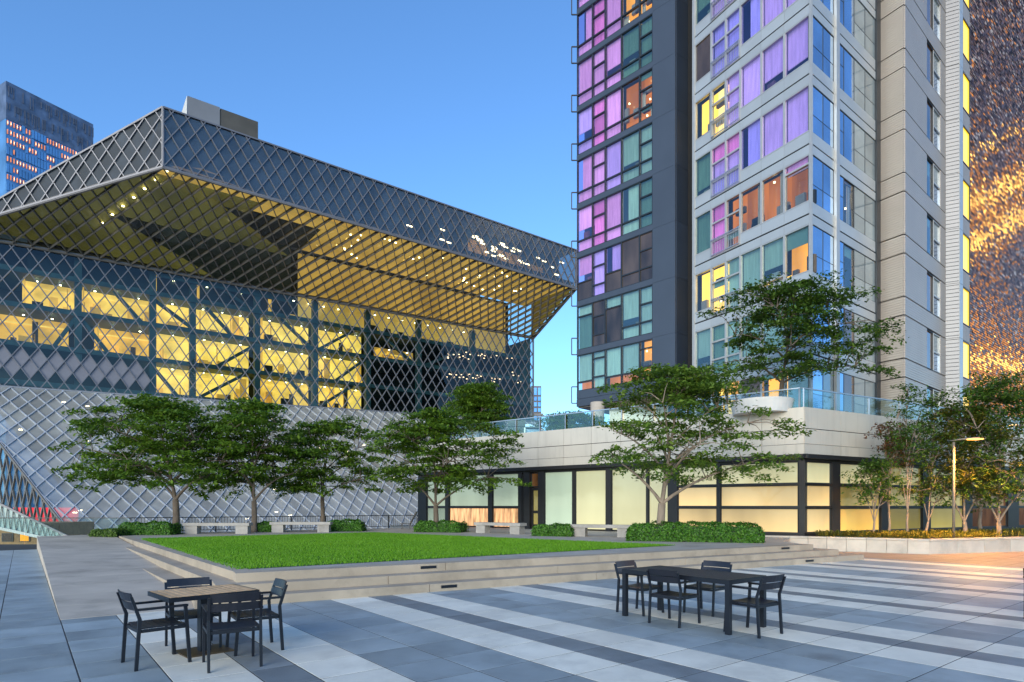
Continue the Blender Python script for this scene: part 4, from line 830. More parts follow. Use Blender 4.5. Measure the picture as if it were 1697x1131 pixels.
for (px, py, n_) in ((80, 275, 4), (210, 320, 5), (70, 410, 5), (235, 455, 2), (70, 530, 8), (435, 455, 6), (440, 520, 5), (650, 460, 5), (760, 490, 3), (635, 515, 4), (630, 572, 5), (760, 605, 3), (555, 670, 4), (640, 690, 3), (75, 650, 6), (320, 665, 4), (280, 712, 3), (560, 735, 5), (440, 762, 3), (60, 780, 7), (280, 832, 3), (120, 860, 2), (445, 828, 3), (65, 962, 3), (120, 985, 4), (670, 640, 4), (780, 680, 2)):
    x = px / 5.388; y = 120 + py / 5.388; c = int(FWp.t(x) / cw); r = int((zt0 - 14 - FWp.z(x, y)) / fh)
    for q in range(n_): runs[(c + q, r)] = 1
for r in range(nf):
    zz = zt0 - 14 - (r + 1) * fh
    for c in range(ncol):
        a, b = c * cw + .08, (c + 1) * cw - .08
        if (c, r) in runs or random.random() < .09:
            o = MB().wbox(FWp, a + .25, b - .35, zz + 1.0, zz + fh - .7, -.3, .05).build('lit_window', M['ftl'], FT)
            if random.random() < .45: MB().wbox(FWp, a + .4, b - .5, zz + 1.4, zz + 2.3, .06, .1).build('window_lamp', M['ftw'], o)
        else: pmb.wbox(FWp, a, b, zz + .12, zz + fh - .12, -.35, random.uniform(-.1, .03))
tag(pmb.build('window_pane', M['ftb'], FT), kind='stuff')
MS = thing('stone_tower', 'slender far stone office block with a cornice peeping out right of the library', 'building', (8, 170, -8))
mw = Wall((K(880) * 170, 170), 88); t1 = mw.t(897); zm = mw.z(890, 640)
MB().wbox(mw, 0, t1, -8, zm, -12, 0).build('wall', M['stone_far'], MS); MB().wbox(mw, -.2, t1 + .5, mw.z(890, 686) - .6, mw.z(890, 686), -.2, .5).build('cornice', M['plinth'], MS)
for y0, y1_ in ((643, 655), (658, 664.5), (667, 674), (677, 683), (690, 697)):
    for x0, x1 in ((885, 889.5), (891.5, 896)): MB().wbox(mw, mw.t(x0), mw.t(x1), mw.z(890, y1_), mw.z(890, y0), .02, .12).build('window', M['p_sky'], MS)

# ------------------------------------------------------------------ railings at the terrace edge
GR = thing('glass_railing', 'frameless glass railing with a thin dark top rail behind the ramp', 'railing', (*R0, 0))
w_ = Wall(R0, 0, R1); ZG = 1.22
for i in range(6):
    t0, t1 = w_.len * i / 6 + .02, w_.len * (i + 1) / 6 - .02; MB().wbox(w_, t0, t1, -.02 if t1 < w_.len * .75 else .45, ZG - .03, -.006, .006).build('glass_panel', M['glass_clear'], GR)
MB().wbox(w_, 0, w_.len, ZG - .03, ZG + .01, -.025, .025).build('handrail', M['frame_d'], GR)
IR = thing('iron_railing', 'black iron railing with thin upright bars along the back of the terrace', 'railing', (*R1, .5))
w_ = Wall(R1, 0, R2)
MB().wbox(w_, 0, w_.len, ZG - .03, ZG + .01, -.03, .03).build('handrail', M['black'], IR); MB().wbox(w_, 0, w_.len, .58, .61, -.015, .015).build('bottom_rail', M['black'], IR)
nbar = 110
bar = MB().box(-.009, .009, -.009, .009, .61, ZG - .03)
bm = bar.mesh('baluster', M['black'])
for i in range(nbar):
    q = w_.at(w_.len * (i + .5) / nbar, 0); link('baluster', bm, IR, (q[0] - R1[0], q[1] - R1[1], -.5))
for i in range(9):
    q = w_.len * i / 8; MB().wbox(w_, max(q - .03, .0), min(q + .03, w_.len), .49, ZG - .03, -.035, -.005).build('post', M['black'], IR)

# ------------------------------------------------------------------ benches
def bench(x0, x1, yb, label):
    p = np.array(G((x0 + x1) / 2, yb, TZ)[:2]); wd = (x1 - x0) / F * p[1]
    d = np.array((1.0, 0)); ang = {0: 0}.get(0)
    t = thing('stone_bench', label, 'bench', (*p, TZ), 'stone benches round the lawn')
    return t, p, wd
def mkbench(x0, x1, yb, ang, label):
    t, p, wd = bench(x0, x1, yb, label); ca, sa = math.cos(ang), math.sin(ang)
    L = wd / (ca * 1.0 + abs(sa) * .15)
    def bx(nm, a0, a1, b0, b1, z0, z1):
        c = [(a0, b0), (a1, b0), (a1, b1), (a0, b1)]; q = [(p[0] + a * ca - b * sa, p[1] + a * sa + b * ca) for a, b in c]; MB().prism(q, z0, z1).build(nm, M['bench'], t)
    bx('seat_slab', -L / 2, L / 2, 0, .5, TZ + .36, TZ + .49); bx('leg', -L / 2 + .08, -L / 2 + .62, .05, .45, TZ - .01, TZ + .358); bx('leg', L / 2 - .62, L / 2 - .08, .05, .45, TZ - .01, TZ + .358)
mkbench(303, 412, 885, math.radians(2), 'stone bench farthest left, right of the first tree trunk')
mkbench(447, 547, 882.5, math.radians(2), 'stone bench between the second and third tree trunks')
mkbench(779, 866, 884.5, math.radians(-38), 'stone bench just left of the dark podium door')
mkbench(944, 1047, 890, math.radians(-22), 'stone bench between the low hedges right of the podium door')

# ------------------------------------------------------------------ chairs and tables
def chair_at(x, y, fx, fy, label, sm='slat', group='outdoor armchairs'):
    t = thing('patio_chair', label, 'chair', (x, y, 0), group); t.rotation_euler = (0, 0, math.atan2(-fx, fy)); return t
CH = {}
def chair_parts(t, sm):
    key = sm
    if key not in CH:
        L = []; fm = M['black']; s_ = M[sm]
        for sx in (-1, 1):
            x = sx * .262
            L.append(('leg', MB().hexa([(x - .014, .27, 0), (x + .014, .27, 0), (x + .014, .305, 0), (x - .014, .305, 0), (x - .014, .225, .64), (x + .014, .225, .64), (x + .014, .26, .64), (x - .014, .26, .64)]), fm))
            L.append(('leg', MB().hexa([(x - .014, -.27, 0), (x + .014, -.27, 0), (x + .014, -.235, 0), (x - .014, -.235, 0), (x - .014, -.235, .55), (x + .014, -.235, .55), (x + .014, -.2, .55), (x - .014, -.2, .55)]).hexa([(x - .013, -.235, .55), (x + .013, -.235, .55), (x + .013, -.2, .55), (x - .013, -.2, .55), (x - .013, -.315, .80), (x + .013, -.315, .80), (x + .013, -.285, .80), (x - .013, -.285, .80)]), fm))
            L.append(('armrest', MB().box(x - .024, x + .024, -.245, .265, .642, .665), fm))
            L.append(('side_rail', MB().box(x - .012, x + .012, -.2, .245, .40, .435), fm))
        L.append(('front_rail', MB().box(-.25, .25, .235, .258, .395, .43), fm)); L.append(('rear_rail', MB().box(-.25, .25, -.225, -.2, .395, .43), fm))
        for i in range(6):
            y0 = -.2 + i * .0765; mb = MB(); n_ = 6; V = []
            for q in range(n_ + 1):
                xx = -.25 + .5 * q / n_; dz = -.012 * math.cos(xx / .25 * math.pi / 2); V += [(xx, y0, .437 + dz), (xx, y0 + .07, .437 + dz), (xx, y0 + .07, .452 + dz), (xx, y0, .452 + dz)]
            fs = []
            for q in range(n_):
                b = q * 4; fs += [(b + k, b + 4 + k, b + 4 + (k + 1) % 4, b + (k + 1) % 4) for k in range(4)]
            fs += [(0, 1, 2, 3), (n_ * 4 + 3, n_ * 4 + 2, n_ * 4 + 1, n_ * 4)]; L.append(('seat_slat', mb.poly(V, fs), s_))
        for z0, z1 in ((.64, .73), (.742, .835)):
            mb = MB(); n_ = 6; V = []
            for q in range(n_ + 1):
                xx = -.248 + .496 * q / n_; bw = -.03 * math.cos(xx / .25 * math.pi / 2); yb = lambda z: -.215 - (z - .55) * .33 + bw
                V += [(xx, yb(z0), z0), (xx, yb(z0) + .016, z0), (xx, yb(z1) + .016, z1), (xx, yb(z1), z1)]
            fs = []
            for q in range(n_):
                b = q * 4; fs += [(b + k, b + 4 + k, b + 4 + (k + 1) % 4, b + (k + 1) % 4) for k in range(4)]
            fs += [(0, 1, 2, 3), (n_ * 4 + 3, n_ * 4 + 2, n_ * 4 + 1, n_ * 4)]; L.append(('back_slat', mb.poly(V, fs), s_))
        CH[key] = [(nm, mb.mesh(nm, m_)) for nm, mb, m_ in L]
    for nm, me in CH[key]: link(nm, me, t)
for x, y, fx, fy, sm, lb in ((-4.05, 7.07, .7, .71, 'slat', 'black patio chair at the left side of the small wooden-topped table'), (-4.02, 7.86, .6, -.8, 'slat', 'black patio chair behind the small wooden-topped table, facing the viewer'),
                        (-3.18, 7.75, -.82, -.57, 'slat', 'black patio chair at the right side of the small wooden-topped table'), (-3.13, 6.98, -.52, .85, 'slat', 'black patio chair in front of the small wooden-topped table, its back to the viewer'),
                        (2.12, 10.40, .66, -.75, 'slat_b', 'brownish patio chair at the far left end of the long black table'), (2.44, 9.42, .74, .67, 'slat', 'black patio chair on the near side of the long black table'),
                        (3.25, 10.37, -.74, -.67, 'slat', 'black patio chair on the far side of the long black table'), (3.38, 8.71, -.57, .82, 'slat', 'black patio chair at the right end of the long black table'),
                        (8.40, 9.75, .75, .66, 'slat_b', 'patio chair cut off by the right edge of the picture')):
    chair_parts(chair_at(x, y, fx, fy, lb), sm)
def rot_thing(name, label, cat, x, y, ang):
    t = thing(name, label, cat, (x, y, 0)); t.rotation_euler = (0, 0, ang); return t
def lpart(t, nm, mb, m_): return link(nm, mb.mesh(nm, m_), t)
t = rot_thing('cafe_table', 'small square pedestal table with pale wooden slats', 'table', -3.76, 7.62, math.radians(45))
for i in range(12):
    x0 = -.49 + i * .0818; lpart(t, 'top_slat', MB().box(x0, x0 + .069, -.385, .385, .722, .745), M['top'])
fr = MB().box(-.51, .51, -.405, -.387, .69, .742).box(-.51, .51, .387, .405, .69, .742).box(-.51, -.492, -.387, .387, .69, .742).box(.492, .51, -.387, .387, .69, .742).box(-.49, .49, -.03, .03, .69, .72); lpart(t, 'top_frame', fr, M['black'])
lpart(t, 'pedestal', MB().box(-.06, .06, -.06, .06, .015, .69), M['black']); lpart(t, 'base_plate', MB().box(-.27, .27, -.25, .25, 0, .015), M['rust'])
t = rot_thing('dining_table', 'long black slatted dining table with square legs', 'table', 2.75, 9.6, math.atan2(.787, -.617) - math.pi)
for i in range(9):
    y0 = -.44 + i * .0985; lpart(t, 'top_slat', MB().box(-.93, .93, y0, y0 + .094, .735, .755), M['top_d'])
lpart(t, 'top_frame', MB().box(-.97, .97, -.475, -.445, .69, .757).box(-.97, .97, .45, .475, .69, .757).box(-.97, -.935, -.445, .45, .69, .757).box(.935, .97, -.445, .45, .69, .757), M['black'])
for sx in (-1, 1):
    for sy in (-1, 1): lpart(t, 'leg', MB().box(sx * .935 - .035, sx * .935 + .035, sy * .44 - .035, sy * .44 + .035, 0, .69), M['black'])
p = np.array(G(676, 877.5, TZ)); t = thing('lounge_chair', 'dark folding lounge chair by the iron railing near the podium', 'chair', tuple(p))
q = lambda a, z, b=0: (p[0] + a, p[1] + b, TZ + z)
MB().beam(q(.1, .3, .2), q(.45, .95, .2), .5, .04, (1, 0, 0)).build('backrest', M['black'], t); MB().beam(q(-.4, .3, .2), q(.12, .28, .2), .5, .04).build('seat', M['black'], t)
for a, b_ in ((-.35, 0), (.1, 0), (-.35, .4), (.1, .4)): MB().beam(q(a, 0, b_), q(a, .3, b_), .03, .03).build('leg', M['black'], t)

# ------------------------------------------------------------------ trees, hedges, planting
M['lf'] = leafmat('leaf_green', (.045, .105, .01), (.105, .205, .016), (.19, .30, .03), .4)
M['lf_d'] = leafmat('leaf_dark_green', (.028, .072, .01), (.07, .145, .016), (.13, .215, .03), .35)
M['lf_l'] = leafmat('leaf_light_green', (.06, .125, .014), (.12, .215, .026), (.20, .30, .04), .4)
M['lf_y'] = leafmat('leaf_lamplit_olive', (.05, .07, .01), (.11, .12, .015), (.2, .17, .02), .35)  # the lamp's yellow light is mixed into this leaf colour
M['lf_h'] = leafmat('hedge_leaf', (.022, .085, .008), (.05, .16, .012), (.10, .24, .02), .25)
M['lf_r'] = leafmat('leaf_reddish', (.12, .04, .02), (.16, .06, .02), (.1, .08, .02), .3)
def leaves(C, Nn, size, rng):
    """four-cornered leaves at C with normals Nn"""
    n = len(C); r = rng.normal(size=(n, 3)); a = np.cross(Nn, r); a /= np.linalg.norm(a, axis=1)[:, None] + 1e-9; b = np.cross(Nn, a); b /= np.linalg.norm(b, axis=1)[:, None] + 1e-9
    s = (size * rng.uniform(.6, 1.3, n))[:, None]; fold = Nn * s * .18
    return np.stack([C - a * s, C - b * s * .46 + fold, C + a * s, C + b * s * .46 + fold], 1)
def tree(name, label, base, fork, zb, zt, rx, ry, n_spray, lsize, lm, seed, r0=.11, lean=(0, 0), per=120, bark='bark', cat='tree', group=None, nl=8, flat=1.0, shift=(0, 0), spray=1.25):
    rng = np.random.default_rng(seed); base = np.array(base, float); t = thing(name, label, cat, tuple(base), group)
    fk = base + (lean[0] * .4, lean[1] * .4, fork); top = base + (lean[0] + shift[0], lean[1] + shift[1], (zt - base[2]) * .93)
    wood = MB(); mid = (base + fk) / 2 + (rng.normal() * .04, rng.normal() * .04, 0)
    wood.tube([base - (0, 0, .05), base + (0, 0, .12), mid, fk], [r0 * 1.5, r0 * 1.12, r0, r0 * .88], 10)
    wood.build('trunk', M[bark], t, smooth=True)
    lim = MB(); cz = (zb + zt) / 2; ctr = np.array((base[0] + shift[0] + lean[0], base[1] + shift[1] + lean[1], cz))
    curves = []
    def limb(a, e, r, bow):
        m1 = a + (e - a) * .35 + (0, 0, bow); m2 = a + (e - a) * .7 + (rng.normal() * .12, rng.normal() * .12, bow * .7); pts = [a, m1, m2, e]
        P = []
        for u in np.linspace(0, 1, 9):
            P.append(pts[0] * (1 - u) ** 3 + 3 * pts[1] * u * (1 - u) ** 2 + 3 * pts[2] * u * u * (1 - u) + pts[3] * u ** 3)
        lim.tube(P, list(np.linspace(r * .8, r * .15, 9)), 6, False); curves.append(P); return P
    limb(fk, top, r0 * .7, .1)
    for i in range(nl):
        az = i * 2.4 + rng.uniform(-.4, .4); f = (i + .5) / nl; a = fk + (top - fk) * (f * .55 if i > 1 else 0)
        zz = zb + (zt - zb) * (.12 + .72 * f) ; rr = math.sqrt(max(.05, 1 - ((zz - zb) / (zt - zb) * 1.05 - .32) ** 2 * 1.5))
        e = np.array((ctr[0] + math.cos(az) * rx * .8 * rr, ctr[1] + math.sin(az) * ry * .8 * rr, zz)); limb(a, e, r0 * (.62 - .3 * f), .35)
    C, Nn = [], []
    for s_ in range(n_spray):
        f = (rng.random()) ** .85; zz = zb + (zt - zb) * f; az = rng.random() * 6.283; rr = math.sqrt(max(.03, 1 - (f * 1.05 - .30) ** 2 * 1.75)) * (.86 + .2 * math.sin(3 * az + seed) + .16 * math.sin(5 * az + 2 * seed + 6 * f)); q = rng.random() ** .5
        if rng.random() < .25: q = 1.0 + rng.random() * .25
        c = np.array((ctr[0] + math.cos(az) * rx * rr * q, ctr[1] + math.sin(az) * ry * rr * q, zz + rng.normal() * .05))
        best = min((P[k] for P in curves for k in (3, 4, 5, 6, 7, 8)), key=lambda w: (w[0] - c[0]) ** 2 + (w[1] - c[1]) ** 2 + 2.5 * (w[2] - c[2] + .25) ** 2)
        lim.tube([best, (best + c) / 2 + (0, 0, .12), c], [.022, .014, .006], 4, False)
        out = c - best; out[2] = 0; d = out / (np.linalg.norm(out) + 1e-6); yaw = rng.normal() * .5; d = np.array((d[0] * math.cos(yaw) - d[1] * math.sin(yaw), d[0] * math.sin(yaw) + d[1] * math.cos(yaw), 0)); sd_ = np.array((-d[1], d[0], 0))
        L = rng.uniform(.55, 1.15) * spray; n = int(per * rng.uniform(.6, 1.3)); u = rng.random(n) * 1.25 - .35; v = rng.normal(size=n) * .30 * (1.1 - np.clip(u, 0, 1) * .7)
        tiltz = rng.normal() * .16 + .22 * max(0, f - .6)
        pz = -.16 * u * u * L + rng.normal(size=n) * .055 * flat + tiltz * u
        C.append(c + d * (u * L)[:, None] + sd_ * (v * L)[:, None] + np.stack([np.zeros(n), np.zeros(n), pz], 1))
        nn = rng.normal(size=(n, 3)) * .5; nn[:, 2] += 1; Nn.append(nn / np.linalg.norm(nn, axis=1)[:, None])
    lim.build('limbs', M[bark], t, smooth=True)
    C = np.concatenate(C); Nn = np.concatenate(Nn)
    o = quads('crown', leaves(C, Nn, lsize, rng), M[lm], t, org=base); return t
def zpx(y, Y): return H + (YH - y) * Y / F
G1 = 'trees round the lawn'
def tpos(x, Y, z=TZ): return (K(x) * Y, Y, z)
Y_ = 29.0
tree('terrace_tree', 'leftmost terrace tree, broad layered crown over the first stone bench', tpos(291, Y_), 1.55, zpx(812, Y_), zpx(664, Y_), 3.8, 2.9, 200, .10, 'lf', 11, .15, group=G1, shift=(-1.0, 0), nl=10)
Y_ = 30.0
tree('terrace_tree', 'second terrace tree from the left, trunk between two stone benches', tpos(421, Y_), 1.5, zpx(808, Y_), zpx(668, Y_), 2.7, 2.4, 150, .10, 'lf', 12, .13, group=G1, shift=(-.2, 0), nl=9)
Y_ = 33.0
tree('terrace_tree', 'third terrace tree from the left, slim trunk behind a bench', tpos(534, Y_), 1.7, zpx(815, Y_), zpx(700, Y_), 2.5, 2.0, 115, .10, 'lf', 13, .11, group=G1, shift=(.3, 0), nl=8)
Y_ = 30.5
tree('terrace_tree', 'spreading terrace tree with flat tiers at the left end of the podium', tpos(722, Y_), 1.25, zpx(812, Y_), zpx(688, Y_), 3.1, 2.3, 165, .10, 'lf', 14, .13, group=G1, shift=(.1, -.6), nl=9)
Y_ = 22.8
tree('terrace_tree', 'multi-stemmed lighter green tree before the podium, behind the long hedge', tpos(1097, Y_), 1.35, zpx(800, Y_), zpx(618, Y_), 3.1, 1.8, 145, .085, 'lf_l', 15, .15, group=G1, shift=(.5, -.5), nl=10, bark='bark_l')
Y_ = 26.6
tree('deck_tree', 'wind-blown dark tree on the podium roof in front of the purple windows', tpos(1296, Y_, 5.7), 1.3, zpx(640, Y_), zpx(482, Y_), 3.2, 1.0, 150, .085, 'lf_d', 16, .11, shift=(.15, -.9), nl=9)
Y_ = 37.5
tree('deck_tree', 'rounded tree on the podium roof in front of the library lattice', tpos(795, Y_, 5.5), .8, zpx(712, Y_), zpx(640, Y_), 1.35, 1.1, 150, .09, 'lf', 17, .08, nl=7)
Y_ = 37.0
tree('roof_shrub', 'low leafy shrub on the podium roof left of the tower column', tpos(945, Y_, 5.5), .2, zpx(712, Y_), zpx(688, Y_), 1.7, 1.0, 90, .07, 'lf', 18, .04, nl=5, cat='shrub')
# right-hand bed
def sap(x, Y, yb, yt, rx, lm, seed, label, n=80, r0=.045, lean=(0, 0), bark='bark_l', ls=.07, ry=None):
    tree('bed_tree', label, tpos(x, Y, .5), 1.0 if yb < 820 else .6, zpx(yb, Y), zpx(yt, Y), rx, ry or rx, n, ls, lm, seed, r0, lean, per=50, bark=bark, group='young trees in the stone planter', nl=7, spray=.75, flat=1.6)
sap(1449, 24.6, 832, 765, .65, 'lf_d', 21, 'small leafy sapling at the left of the lit planting bed', 55)
sap(1473, 25.6, 775, 705, .5, 'lf_r', 27, 'sparse reddish sapling beside the small leafy one', 18)
sap(1504, 25.2, 770, 640, .62, 'lf_d', 22, 'tall slender tree with a straight bare stem in the bed', 55)
sap(1532, 26.2, 840, 655, .95, 'lf_d', 23, 'leaning multi-stem tree left of the lamp post', 85, .05, (.4, 0))
sap(1598, 26.0, 830, 670, 1.5, 'lf_y', 24, 'yellow-lit street tree right beside the lamp post', 140, .085, ls=.08)
sap(1655, 25.2, 835, 625, 1.5, 'lf_d', 25, 'large dark tree at the right edge of the bed', 170, .09, ls=.08)
sap(1625, 28.2, 815, 640, 1.3, 'lf_d', 28, 'dark tree behind the lamp post against the shingled tower', 110, .08, ls=.08)
def hedge(x0, x1, yt, yb, label, depth=1.1, ang=0.0, lm='lf_h', n=3600, size=.045, z=TZ, name='clipped_hedge', cat='hedge', group='low hedges round the lawn'):
    rng = np.random.default_rng(int(x0)); p = np.array(G((x0 + x1) / 2, yb, z)[:2]); ca, sa = math.cos(ang), math.sin(ang); L = (x1 - x0) / F * p[1] / max(.5, ca); h = (yb - yt) / F * p[1] * .92
    c = p + np.array((-sa, ca)) * depth / 2; t = thing(name, label, cat, (*c, z), group)
    a = rng.random(n) * 2 - 1; b = rng.random(n) * 2 - 1; k = rng.integers(0, 5, n); x = a.copy(); y = b.copy(); zz = rng.random(n)
    top = k < 2; zz[top] = 1; fr = (k == 2) | (k == 3); y[fr] = -1; rs = k == 4; x[rs] = np.sign(a[rs])
    lump = .08 * np.sin(x * L * 2.1 + y * 2) + .06 * np.sin(x * L * 4.7 + 1 + y * 3); ed = (1 - .10 * np.abs(x) ** 6) * (1 - .06 * np.abs(y) ** 6)
    zz2 = zz * (h * ed * (1 + lump)); sh = 1 - .10 * zz ** 4
    P = np.stack([x * L / 2 * sh, y * depth / 2 * sh * (1 + lump * .5), zz2], 1) + rng.normal(size=(n, 3)) * .022
    nr = np.stack([np.where(rs, x, 0), np.where(fr, -1.0, 0), np.where(top, 1.0, .25)], 1) + rng.normal(size=(n, 3)) * .55; nr /= np.linalg.norm(nr, axis=1)[:, None]
    Rm = np.array(((ca, sa, 0), (-sa, ca, 0), (0, 0, 1))); P = P @ Rm; nr = nr @ Rm
    quads('foliage', leaves(P, nr, size, rng), M[lm], t)
    m = MB(); qq = [(-L / 2 * .93, -depth / 2 * .9), (L / 2 * .93, -depth / 2 * .9), (L / 2 * .93, depth / 2 * .9), (-L / 2 * .93, depth / 2 * .9)]; qq = [(u * ca - v * sa, u * sa + v * ca) for u, v in qq]; m.prism(qq, -.01, h * .84); link('stems', m.mesh('stems', M['hedge_core']), t)
hedge(195, 281, 866, 887, 'clipped hedge at the far left corner of the lawn', 1.2, .05)
hedge(411, 452, 866, 882, 'small round hedge at the foot of the second tree trunk', 1.0, 0, n=2200)
hedge(541, 599, 862, 881, 'low hedge right of the second bench, before the iron railing', 1.0, 0, n=2600)
hedge(683, 763, 864, 882.5, 'low hedge under the spreading tree at the podium end', 1.2, -.3, n=3000)
hedge(882, 946, 870, 889, 'low hedge between the podium door and the last bench', 1.1, -.4, n=3000)
hedge(1045, 1253, 867, 898.5, 'long thick hedge in front of the podium windows', 1.2, -.3, n=9000)
hedge(148, 192, 878, 889, 'dark purple shrub at the top of the ramp', .9, 0, 'lf_d', 1200, .05, name='dark_shrub', cat='shrub', group='shrubs')
# strap-leaved ground cover in the planter
n = 5200; rng = np.random.default_rng(5); tt = rng.random(n) * (PW1.len * .62 + 22); V = []
for i in range(n):
    w_ = PW1 if tt[i] < PW1.len * .62 else PW2; t_ = tt[i] if w_ is PW1 else tt[i] - PW1.len * .62; e = -.42 - rng.random() * (1.0 if w_ is PW1 else 2.6); b = np.array(w_.at(t_, .5, e)); az = rng.random() * 6.283; d = np.array((math.cos(az), math.sin(az), 0)); s_ = np.array((-d[1], d[0], 0)); L = rng.uniform(.16, .34); h_ = rng.uniform(.10, .30)
    V.append([b - s_ * .012, b + d * L * .5 + (0, 0, h_) - s_ * .018, b + d * L + (0, 0, h_ * .6), b + d * L * .5 + (0, 0, h_) + s_ * .018])
M['strap'] = leafmat('strap_leaf', (.10, .13, .015), (.22, .22, .03), (.34, .30, .05), .3)
tag(quads('ground_cover', np.array(V), M['strap']), 'yellow green strap-leaved ground cover filling the stone planter', 'plants', kind='stuff')

# ------------------------------------------------------------------ lamp post with its light
lp = np.array(tpos(1580.5, 23.9, .5)); LT = thing('street_lamp', 'pale lamp post with a glowing orange head in the planting bed', 'lamp', tuple(lp))
zl = zpx(731, 23.9)
MB().tube([lp, lp + (0, 0, zl - .55)], [.05, .042], 14).build('post', M['pole'], LT, smooth=True)
MB().tube([(lp[0] - .12, lp[1], zl), (lp[0] + .15, lp[1] - .2, zl + .04), (lp[0] + .55, lp[1] - .6, zl + .06)], [.022, .035, .03], 10).build('head', M['pole'], LT, smooth=True)
M['sodium'] = lamp('sodium_lens', (1.0, .42, .07), 2.6)
MB().box(lp[0] + .22, lp[0] + .62, lp[1] - .7, lp[1] - .38, zl - .01, zl + .025).build('lens', M['sodium'], LT)
ll = bpy.data.lights.new('lamp_light', 'SPOT'); ll.energy = 900; ll.color = (1.0, .46, .10); ll.shadow_soft_size = .15; ll.spot_size = math.radians(165); ll.spot_blend = .6
lo = bpy.data.objects.new('lamp_light', ll); COL.objects.link(lo); lo.parent = LT; lo.location = (.45, -.72, zl - .08 - .5)

# ------------------------------------------------------------------ things on the podium roof and below the terrace
q = np.array(tpos(862, 36.6, 5.66)); g_ = thing('outdoor_grill', 'dark green outdoor grill cabinet on the podium roof', 'grill', tuple(q))
M['grill'] = mat('grill_enamel', (.05, .075, .065), .4, .2, var=.2)
MB().box(q[0] - .75, q[0] + .35, q[1] - .35, q[1] + .35, 5.66, 6.35).build('cabinet', M['grill'], g_); MB().box(q[0] - .72, q[0] + .3, q[1] - .38, q[1] + .32, 6.37, 6.72).build('hood', M['grill'], g_); MB().box(q[0] + .37, q[0] + 1.1, q[1] - .35, q[1] + .3, 6.28, 6.36).build('side_shelf', M['grill'], g_); MB().box(q[0] + .22, q[0] + .3, q[1] - .41, q[1] - .36, 5.8, 6.3).build('handle', M['rail'], g_)
q = np.array(tpos(887, 39, 5.5)); mb = MB(); mb.prism([(q[0] - .8, q[1] - .4), (q[0] + 1.2, q[1] - .4), (q[0] + 1.2, q[1] + .6), (q[0] - .8, q[1] + .6)], 5.5, 6.0); mb.poly([(q[0] - .8, q[1] - .45, 6.01), (q[0] + 1.2, q[1] - .45, 6.01), (q[0] - .3, q[1] - .45, 6.8), (q[0] - .8, q[1] - .45, 6.8), (q[0] - .8, q[1] + .6, 6.01), (q[0] + 1.2, q[1] + .6, 6.01), (q[0] - .3, q[1] + .6, 6.8), (q[0] - .8, q[1] + .6, 6.8)], [(0, 1, 2, 3), (7, 6, 5, 4), (0, 4, 5, 1), (1, 5, 6, 2), (2, 6, 7, 3), (3, 7, 4, 0)])
lone('sloped_skylight', mb, mat('skylight_blue', (.25, .42, .6), .2, .3), 'small blue sloped skylight on the podium roof beside the grill', 'skylight')
q = np.array(tpos(1262, 26.6, 5.66)); mb = MB(); mb.tube([q, q + (0, 0, .42), q + (0, 0, .55)], [1.15, 1.25, 1.28], 40); lone('round_planter', mb, M['white'], 'large round white planter at the foot of the roof tree', 'planter', smooth=False)
SWK = thing('sloped_walkway', 'sloping walkway with zigzag glass parapet descending left of the ramp', 'walkway', D(30, 880, 44))
wk = Wall(D(-40, 850, 44)[:2], 0, D(112, 888, 44.5)[:2]); L = wk.len
zu = lambda t: wk.z(-40, 816) + (wk.z(112, 889) - wk.z(-40, 816)) * t / L; zl_ = lambda t: wk.z(-40, 867) + (wk.z(112, 900) - wk.z(-40, 867)) * t / L
for e, nm, m_ in ((0, 'parapet_glass', M['glass_mesh']),): MB().hexa([wk.at(0, zl_(0), -.05), wk.at(L, zl_(L), -.05), wk.at(L, zl_(L), -.12), wk.at(0, zl_(0), -.12), wk.at(0, zu(0), -.05), wk.at(L, zu(L), -.05), wk.at(L, zu(L), -.12), wk.at(0, zu(0), -.12)]).build(nm, mat('frosted_glass', (.30, .42, .42), .25, var=.1, scale=.6), SWK)
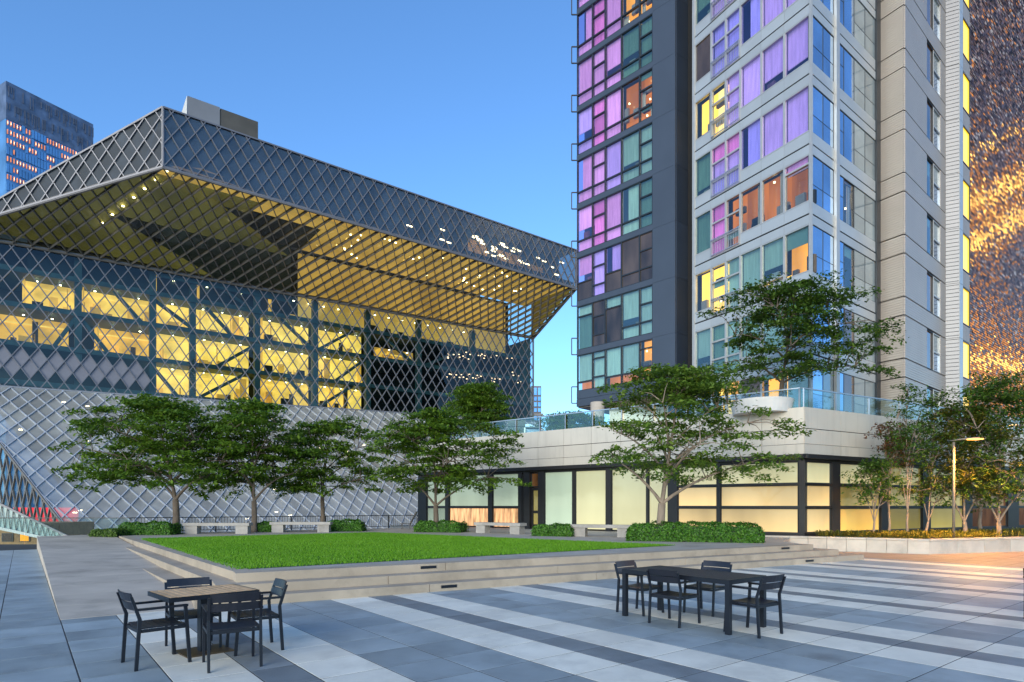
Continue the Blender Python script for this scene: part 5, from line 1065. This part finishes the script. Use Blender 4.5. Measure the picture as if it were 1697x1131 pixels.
MB().beam(wk.at(0, zu(0)), wk.at(L, zu(L)), .14, .14).build('top_rail', M['steel'], SWK); MB().beam(wk.at(0, zl_(0)), wk.at(L, zl_(L)), .2, .2).build('stringer', M['white'], SWK)
for i in range(16):
    a, b = L * i / 16, L * (i + 1) / 16; c = (a + b) / 2
    MB().beam(wk.at(a, zl_(a), .02), wk.at(c, zu(c), .02), .025, .03).beam(wk.at(c, zu(c), .02), wk.at(b, zl_(b), .02), .025, .03).build('zigzag_bar', M['frame_d'], SWK)
BB = thing('brick_house', 'low tan brick building with one lit window below the walkway', 'building', D(30, 900, 46))
bw = Wall(D(-40, 900, 46)[:2], 0, D(80, 900, 46)[:2]); MB().wbox(bw, -6, bw.t(66), -8, bw.z(30, 868), -6, -.05).build('wall', M['brick'], BB)
for x0, x1, m_ in ((5, 20, 'p_dark'), (34, 48, 'p_oran'), (-25, -10, 'p_dark')):
    a, b = bw.t(x0), bw.t(x1); o = MB().wbox(bw, a - .08, b + .08, bw.z(20, 898), bw.z(20, 884), -.04, .03).build('window', M['frame_d'], BB); MB().wbox(bw, a, b, bw.z(20, 897), bw.z(20, 885), .032, .05).build('pane', M[m_], o)

# a second street lamp down the street, half hidden by the trees at the right
lq = np.array((K(1668) * 42, 42.0, -2.0)); L2 = thing('street_lamp', 'far street lamp half hidden behind the trees at the right edge', 'lamp', tuple(lq))
MB().tube([lq, lq + (0, 0, 9.2)], [.08, .06], 10).build('post', M['pole'], L2, smooth=True)
MB().tube([lq + (0, 0, 9.2), lq + (.3, .1, 9.35), lq + (.9, .25, 9.3)], [.04, .05, .05], 8).build('head', M['pole'], L2, smooth=True)
MB().box(lq[0] + .4, lq[0] + .9, lq[1] + .1, lq[1] + .35, 7.2, 7.25).build('lens', M['sodium'], L2)
l2 = bpy.data.lights.new('lamp_light', 'SPOT'); l2.energy = 1800; l2.color = (1.0, .45, .10); l2.shadow_soft_size = .2; l2.spot_size = math.radians(170); l2.spot_blend = .5
o2 = bpy.data.objects.new('lamp_light', l2); COL.objects.link(o2); o2.parent = L2; o2.location = (.65, .22, 9.1)
